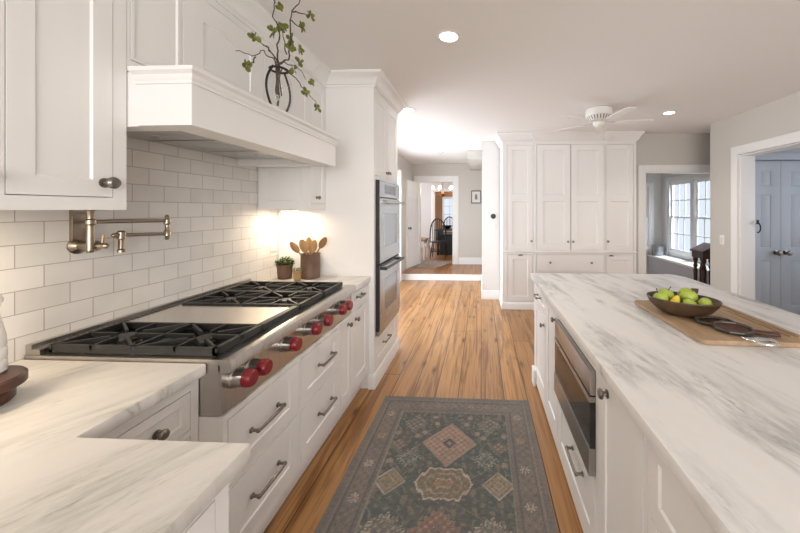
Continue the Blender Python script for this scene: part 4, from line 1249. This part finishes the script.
for y, z, dx in LP:
    lb = MB(); c = Vector((VX + dx, y, z))
    for k in range(7):
        a = 2 * PI * k / 7 + random.uniform(-.3, .3)
        d = Vector((random.uniform(-.7, .7), math.cos(a), math.sin(a))).normalized()
        wv = d.cross(Vector((1, random.uniform(-.5, .5), random.uniform(-.5, .5)))).normalized()
        s = random.uniform(0.022, 0.034)
        q = [c + d * s * f + wv * s * g for f, g in ((0.05, 0.0), (0.35, 0.36), (0.75, 0.42), (1.05, 0.16), (1.0, -0.14), (0.72, -0.42), (0.32, -0.34))]
        lb.face([lb.v(*x) for x in q])
    lb.build('leaf_cluster', 'leaf', t, world=True, fix=False)

# ------------------------------------------------------------------ ceiling lamps, fan, detector
LAMPS = [(-0.206, 2.027, 'recessed ceiling light above the runner rug'), (-0.80, 3.502, 'recessed ceiling light by the oven cabinet crown'),
         (2.14, 3.752, 'recessed ceiling light near the bay opening'), (-0.811, 5.383, 'recessed ceiling light in the bright hall passage')]
for x, y, lb in LAMPS:
    t = thing('recessed_light', lb, 'ceiling light', (x, y, H), 0, 'recessed ceiling lights')
    MB().lathe([(0.058, 0.0), (0.075, -0.001), (0.078, -0.004), (0.060, -0.009), (0.056, -0.004)], (0, 0, 0), seg=28, cap=False).build('trim_ring', 'trim', t)
    MB().lathe([(0.056, -0.0015), (0.056, -0.003), (0.02, -0.0045), (0.0, -0.005)], (0, 0, 0), seg=24).build('lens', 'lens', t)
    d = bpy.data.lights.new('recessed_lamp', 'SPOT'); d.energy = 33; d.color = (1.0, 0.92, 0.81); d.spot_size = math.radians(125); d.spot_blend = 0.9; d.shadow_soft_size = 0.05
    o = bpy.data.objects.new('recessed_lamp', d); COL.objects.link(o); o.parent = t; o.location = (0, 0, -0.02)
t = thing('smoke_detector', 'small round detector on the hall ceiling', 'smoke detector', (-0.79, 6.145, H))
MB().lathe([(0.060, -0.001), (0.058, -0.02), (0.040, -0.030), (0.0, -0.031)], (0, 0, 0), seg=20).build('cover', 'paper', t)
MB().lathe([(0.012, -0.0312), (0.010, -0.035), (0.0, -0.036)], (0, 0, 0), seg=10).build('button', 'ink', t)

FX, FY = 1.30, 3.60
t = thing('ceiling_fan', 'white five-blade ceiling fan close to the ceiling in front of the pantry', 'ceiling fan', (FX, FY, H))
MB().lathe([(0.128, -0.0005), (0.138, -0.006), (0.140, -0.070), (0.132, -0.082), (0.118, -0.10), (0.100, -0.125), (0.072, -0.138), (0.0, -0.140)], (0, 0, 0), seg=36).build('motor_housing', 'fanwhite', t)
vent = NT('slotted_fan_vent')
_tc = vent.n('ShaderNodeTexCoord'); _sp = vent.n('ShaderNodeSeparateXYZ'); vent.t.links.new(_tc.outputs['Object'], _sp.inputs[0])
_st = vent.math('SINE', vent.math('MULTIPLY', vent.math('ARCTAN2', _sp.outputs[1], _sp.outputs[0]), 24.0))
vent.t.links.new(vent.ramp(_st, [(0.45, (0.80, 0.78, 0.74)), (0.55, (0.10, 0.095, 0.09))]), vent.b.inputs['Base Color'])
MB().lathe([(0.118, -0.092), (0.1315, -0.0835), (0.120, -0.1005), (0.1035, -0.1225), (0.098, -0.120)], (0, 0, 0), seg=36, cap=False).build('vent_band', vent.m, t)
MB().lathe([(0.062, -0.141), (0.064, -0.16), (0.052, -0.185), (0.030, -0.20), (0.0, -0.203)], (0, 0, 0), seg=24).build('switch_housing', 'fanwhite', t)
for k in range(5):
    a = math.radians(67 + 72 * k)
    Mk = Matrix.Rotation(a, 4, 'Z') @ Matrix.Translation((0, 0, -0.150)) @ Matrix.Rotation(math.radians(-4), 4, 'X')
    b = MB(Mk)
    out = [(0.17, -0.036), (0.30, -0.047), (0.50, -0.050), (0.545, -0.038), (0.555, 0.0), (0.545, 0.038), (0.50, 0.050), (0.30, 0.047), (0.17, 0.036)]
    b.prism(out, -0.004, 0.003)
    bo = b.build('blade', 'fanwhite', t)
    MB(Mk).box(0.06, 0.21, -0.018, 0.018, 0.0035, 0.009).build('blade_arm', 'chrome', bo)
MB().tube([(0.04, -0.03, -0.195), (0.04, -0.03, -0.33)], 0.0015, 6).ball((0.04, -0.03, -0.338), 0.008, 8, 6).build('pull_chain', 'chrome', t)


# ------------------------------------------------------------------ wall bits
def plate(name, label, M4, w, h, kind):
    t = thing(name, label, 'outlet' if kind == 'outlet' else 'switch', tuple(M4.translation), 0)
    t.rotation_euler = M4.to_euler(); ROOT[t.name] = M4
    MB().box(-w / 2, w / 2, -0.007, -0.0005, -h / 2, h / 2).build('plate', 'porcelain', t, bevel=0.002)
    if kind == 'outlet':
        for z in (-0.02, 0.02): MB().box(-0.014, 0.014, -0.0085, -0.0072, z - 0.013, z + 0.013).build('socket', 'paper', t)
    else:
        MB().box(-0.016, 0.016, -0.011, -0.0072, -0.032, 0.032).build('rocker', 'paper', t, bevel=0.001)


plate('outlet_plate', 'white outlet plate on the tile under the small lit cabinet', frameM((-1.672, 2.500, 1.180), L), 0.075, 0.12, 'outlet')
plate('light_switch', 'white light switch on the beige wall beside the right doorway', frameM((2.98, 4.10, 1.08), R), 0.075, 0.12, 'switch')
plate('light_switch', 'white blank switch plate below the round black thermostat', frameM((0.193, 5.2, 1.20), 0), 0.06, 0.10, 'switch')
t = thing('thermostat', 'round black thermostat on the white hall wall', 'thermostat', (0.198, 5.2, 1.342))
MB().lathe([(0.036, 0.0005), (0.042, 0.006), (0.042, 0.020), (0.038, 0.026)], (0, 0, 0), (0, -1, 0), 28).build('ring', 'pewter', t)
MB().lathe([(0.036, 0.0262), (0.030, 0.028), (0.0, 0.0285)], (0, 0, 0), (0, -1, 0), 28).build('dial', 'black', t)
t = thing('wall_picture', 'small dark-framed print on the far hall wall', 'picture', (-0.12, 7.75, 1.75))
mb = MB()
for b in ((-0.115, 0.115, 0.135, 0.155), (-0.115, 0.115, -0.155, -0.135), (-0.115, -0.10, -0.135, 0.135), (0.10, 0.115, -0.135, 0.135)): mb.box(b[0], b[1], -0.022, -0.0005, b[2], b[3])
mb.build('frame', 'black', t)
p = MB().box(-0.10, 0.10, -0.008, -0.001, -0.135, 0.135).build('mat_board', 'paper', t)
MB().box(-0.03, 0.03, -0.0095, -0.0082, -0.06, 0.05).box(-0.012, 0.014, -0.0105, -0.0096, 0.0, 0.075).build('print', 'ink', p)
# wrought iron pull at the edge of the side room
t = thing('iron_pull', 'small black iron ring pull at the edge of the right doorway', 'handle', (3.146, 3.80, 1.24))
MB().tube([(0.0, 0, 0.05), (0.02, 0, 0.055), (0.032, 0, 0.03), (0.036, 0, 0.0), (0.030, 0, -0.03), (0.014, 0, -0.048), (0.0, 0, -0.045)], 0.007, 8).build('ring', 'darkiron', t)
MB().box(0.0, 0.010, -0.012, 0.012, 0.045, 0.095).build('pin', 'darkiron', t)

# ------------------------------------------------------------------ bay: bucket and desk
t = thing('metal_bucket', 'galvanised metal bucket on the window ledge', 'bucket', (3.70, 6.88, 0.4905))
MB().lathe([(0.105, 0), (0.108, 0.004), (0.125, 0.19), (0.130, 0.196), (0.130, 0.204), (0.122, 0.200), (0.104, 0.012), (0.0, 0.010)], (0, 0, 0), seg=26).build('pail', 'galv', t)
MB().tube([(0.128, 0, 0.175), (0.138, -0.02, 0.165), (0.140, -0.03, 0.12), (0.138, -0.02, 0.085), (0.122, 0, 0.08)], 0.006, 8).build('handle', 'galv', t)

t = thing('writing_desk', 'dark mahogany slant-top desk with turned legs by the bay window', 'desk', (3.345, 5.0, 0.0))
mb = MB(); W2, D2 = 0.20, 0.30
mb.hexa([(0, 0, 0.795), (W2 + 0.02, 0, 0.905), (W2 + 0.02, D2, 0.905), (0, D2, 0.795), (0, 0, 0.815), (W2 + 0.02, 0, 0.925), (W2 + 0.02, D2, 0.925), (0, D2, 0.815)])
mb.build('slant_top', 'mahogany', t)
mb = MB().hexa([(0.02, 0.02, 0.70), (W2, 0.02, 0.70), (W2, D2 - 0.02, 0.70), (0.02, D2 - 0.02, 0.70), (0.02, 0.02, 0.795), (W2, 0.02, 0.885), (W2, D2 - 0.02, 0.885), (0.02, D2 - 0.02, 0.795)])
mb.build('apron', 'mahogany', t)
legp = [(0.020, 0.0), (0.024, 0.03), (0.018, 0.06), (0.026, 0.10), (0.026, 0.14), (0.017, 0.18), (0.024, 0.34), (0.030, 0.50), (0.018, 0.53), (0.034, 0.57), (0.018, 0.61), (0.034, 0.65), (0.034, 0.6995)]
for x, y in ((0.055, 0.055), (0.055, D2 - 0.055), (W2 - 0.04, 0.055), (W2 - 0.04, D2 - 0.055)):
    MB().lathe(legp, (x, y, 0), seg=16).build('leg', 'mahogany', t)
MB().box(0.092, W2 - 0.078, 0.092, D2 - 0.092, 0.14, 0.56).build('lower_case', 'mahogany', t)


# ------------------------------------------------------------------ dining room beyond the hall
def windsor(x, y, rz, label, mat):
    t = thing('windsor_chair', label, 'chair', (x, y, 0.1205), rz, 'windsor chairs round the dining table')
    MB().lathe([(0.20, 0.43), (0.22, 0.438), (0.22, 0.455), (0.19, 0.462)], (0, 0, 0), seg=24).build('seat', mat, t)
    for sx in (-1, 1):
        for sy in (-1, 1):
            MB().tube([(sx * 0.15, sy * 0.14, 0.43), (sx * 0.185, sy * 0.17, 0.2), (sx * 0.21, sy * 0.20, 0.001)], [0.014, 0.019, 0.012], 8).build('leg', mat, t)
    MB().tube([(-0.19, -0.16, 0.2), (0.19, -0.16, 0.2)], 0.011, 8).build('stretcher', mat, t)
    MB().tube([(-0.19, 0.17, 0.2), (0.19, 0.17, 0.2)], 0.011, 8).build('stretcher', mat, t)
    MB().tube([(0.215 * math.cos(PI * k / 16), 0.17 + 0.07 * math.sin(PI * k / 16), 0.44 + 0.64 * math.sin(PI * k / 16) ** 0.62) for k in range(17)], 0.017, 8).build('bow', mat, t)
    b = MB()
    for k in range(7):
        xx = -0.15 + 0.05 * k
        top = 0.44 + 0.64 * math.sin(math.acos(xx / 0.215)) ** 0.62
        b.tube([(xx * 0.9, 0.165, 0.455), (xx, 0.17 + 0.07 * math.sin(math.acos(xx / 0.215)), top)], 0.008, 6)
    b.build('spindle', mat, t)
    return t


windsor(-1.15, 8.68, PI, 'black windsor chair seen through the doorway, its bow back nearest the rug', 'blackwood')
windsor(-1.04, 10.25, 0.0, 'black windsor chair on the far side of the dining table by the casing', 'blackwood')
windsor(-1.80, 9.6, PI / 2 - 0.3, 'tan wooden windsor chair at the left side of the dining table', 'tanwood')
t = thing('dining_table', 'black dining table in the far room', 'table', (-0.58, 9.55, 0.1205))
TBL = t
MB().box(-0.75, 0.75, -0.42, 0.42, 0.72, 0.75).build('table_top', 'blackwood', t, bevel=0.006)
for sx in (-1, 1):
    for sy in (-1, 1):
        MB().lathe([(0.035, 0), (0.045, 0.1), (0.03, 0.2), (0.05, 0.5), (0.045, 0.719)], (sx * 0.66, sy * 0.34, 0), seg=12).build('leg', 'blackwood', t)
mb = MB().lathe([(0.07, 0.001), (0.11, 0.03), (0.17, 0.10), (0.16, 0.10), (0.10, 0.035), (0.0, 0.02)], (-1.02, 9.5, 0.8706), seg=22)
loose('table_bowl', mb, 'blackwood', 'black bowl on the far dining table', 'bowl', (-1.02, 9.5, 0.8706))
t = thing('side_bench', 'white-legged low bench with wooden top left of the black chairs', 'bench', (-1.66, 8.56, 0.1205))
MB().box(-0.20, 0.20, -0.28, 0.28, 0.50, 0.54).build('bench_top', 'tanwood', t, bevel=0.004)
MB().box(-0.17, 0.17, -0.25, 0.25, 0.42, 0.4995).build('apron', 'trim', t)
for sx in (-1, 1):
    for sy in (-1, 1):
        MB().box(sx * 0.165 - 0.022, sx * 0.165 + 0.022, sy * 0.245 - 0.022, sy * 0.245 + 0.022, 0.001, 0.4195).build('leg', 'trim', t)
MB().box(-0.62, 0.62, -0.28, 0.28, 0.001, 0.60).build('pedestal', 'blackwood', TBL)
t = thing('chandelier', 'copper chandelier with glowing bulbs in the far dining room', 'chandelier', (-1.08, 9.0, H))
MB().lathe([(0.06, -0.0005), (0.05, -0.02), (0.01, -0.03)], (0, 0, 0), seg=16).tube([(0, 0, -0.03), (0, 0, -0.62)], 0.007, 8).build('stem', 'copper', t)
MB().lathe([(0.008, -0.60), (0.045, -0.64), (0.06, -0.68), (0.035, -0.72), (0.02, -0.75), (0.0, -0.77)], (0, 0, 0), seg=16).build('hub', 'copper', t)
for k in range(5):
    a = 2 * PI * k / 5 + 3.3
    c, s = math.cos(a), math.sin(a)
    ar = MB().tube([(0.04 * c, 0.04 * s, -0.68), (0.14 * c, 0.14 * s, -0.72), (0.24 * c, 0.24 * s, -0.66), (0.28 * c, 0.28 * s, -0.56)], 0.007, 8).build('arm', 'copper', t)
    MB().ball((0.28 * c, 0.28 * s, -0.50), (0.035, 0.035, 0.05), 10, 8).build('bulb', 'bulb', ar)
d = bpy.data.lights.new('chandelier_lamp', 'POINT'); d.energy = 12; d.color = (1, 0.8, 0.58); d.shadow_soft_size = 0.25
o = bpy.data.objects.new('chandelier_lamp', d); COL.objects.link(o); o.parent = t; o.location = (0, 0, -0.5)
# patterned hall rug
mrug = NT('hall_rug_weave')
nz = mrug.noise(mrug.coords(), 14.0, 4, 0.6, 1.0)
mrug.t.links.new(mrug.ramp(nz, [(0.38, (0.10, 0.11, 0.12)), (0.47, (0.36, 0.31, 0.27)), (0.55, (0.28, 0.16, 0.12)), (0.64, (0.45, 0.42, 0.38))]), mrug.b.inputs['Base Color'])
mrug.b.inputs['Roughness'].default_value = 0.95
mb = MB().prism([(-1.56, 7.12), (-0.98, 7.32), (-0.72, 7.95), (-0.72, 8.24), (-1.48, 8.24), (-1.48, 7.85)], 0.1203, 0.127)
loose('door_rug', mb, mrug.m, 'small patterned rug on the landing in the open doorway', 'rug', (-1.2, 7.6, 0.1203))

# ------------------------------------------------------------------ lamps under the wall cabinets
for x, y, e, ly, lb in ((-1.50, 2.445, 2.3, 0.16, 'slim lamp strip under the small wall cabinet by the ovens'), (-1.50, 0.62, 3.2, 0.5, 'slim lamp strip under the nearest wall cabinet')):
    t = thing('cabinet_lamp', lb, 'lamp', (x, y, 1.456))
    MB().box(-0.03, 0.03, -ly / 2, ly / 2, -0.014, -0.0005).build('housing', 'trim', t)
    MB().box(-0.024, 0.024, -ly / 2 + 0.006, ly / 2 - 0.006, -0.0165, -0.0142).build('diffuser', 'bulb', t)
    d = bpy.data.lights.new('cabinet_lamp', 'AREA'); d.shape = 'RECTANGLE'; d.size = 0.05; d.size_y = ly; d.energy = e; d.color = (1.0, 0.82, 0.60)
    o = bpy.data.objects.new('cabinet_lamp_light', d); COL.objects.link(o); o.parent = t; o.location = (0, 0, -0.02)

SC.cycles.use_denoising = True
SC.cycles.max_bounces = 10
SC.cycles.diffuse_bounces = 6
SC.cycles.sample_clamp_indirect = 8.0
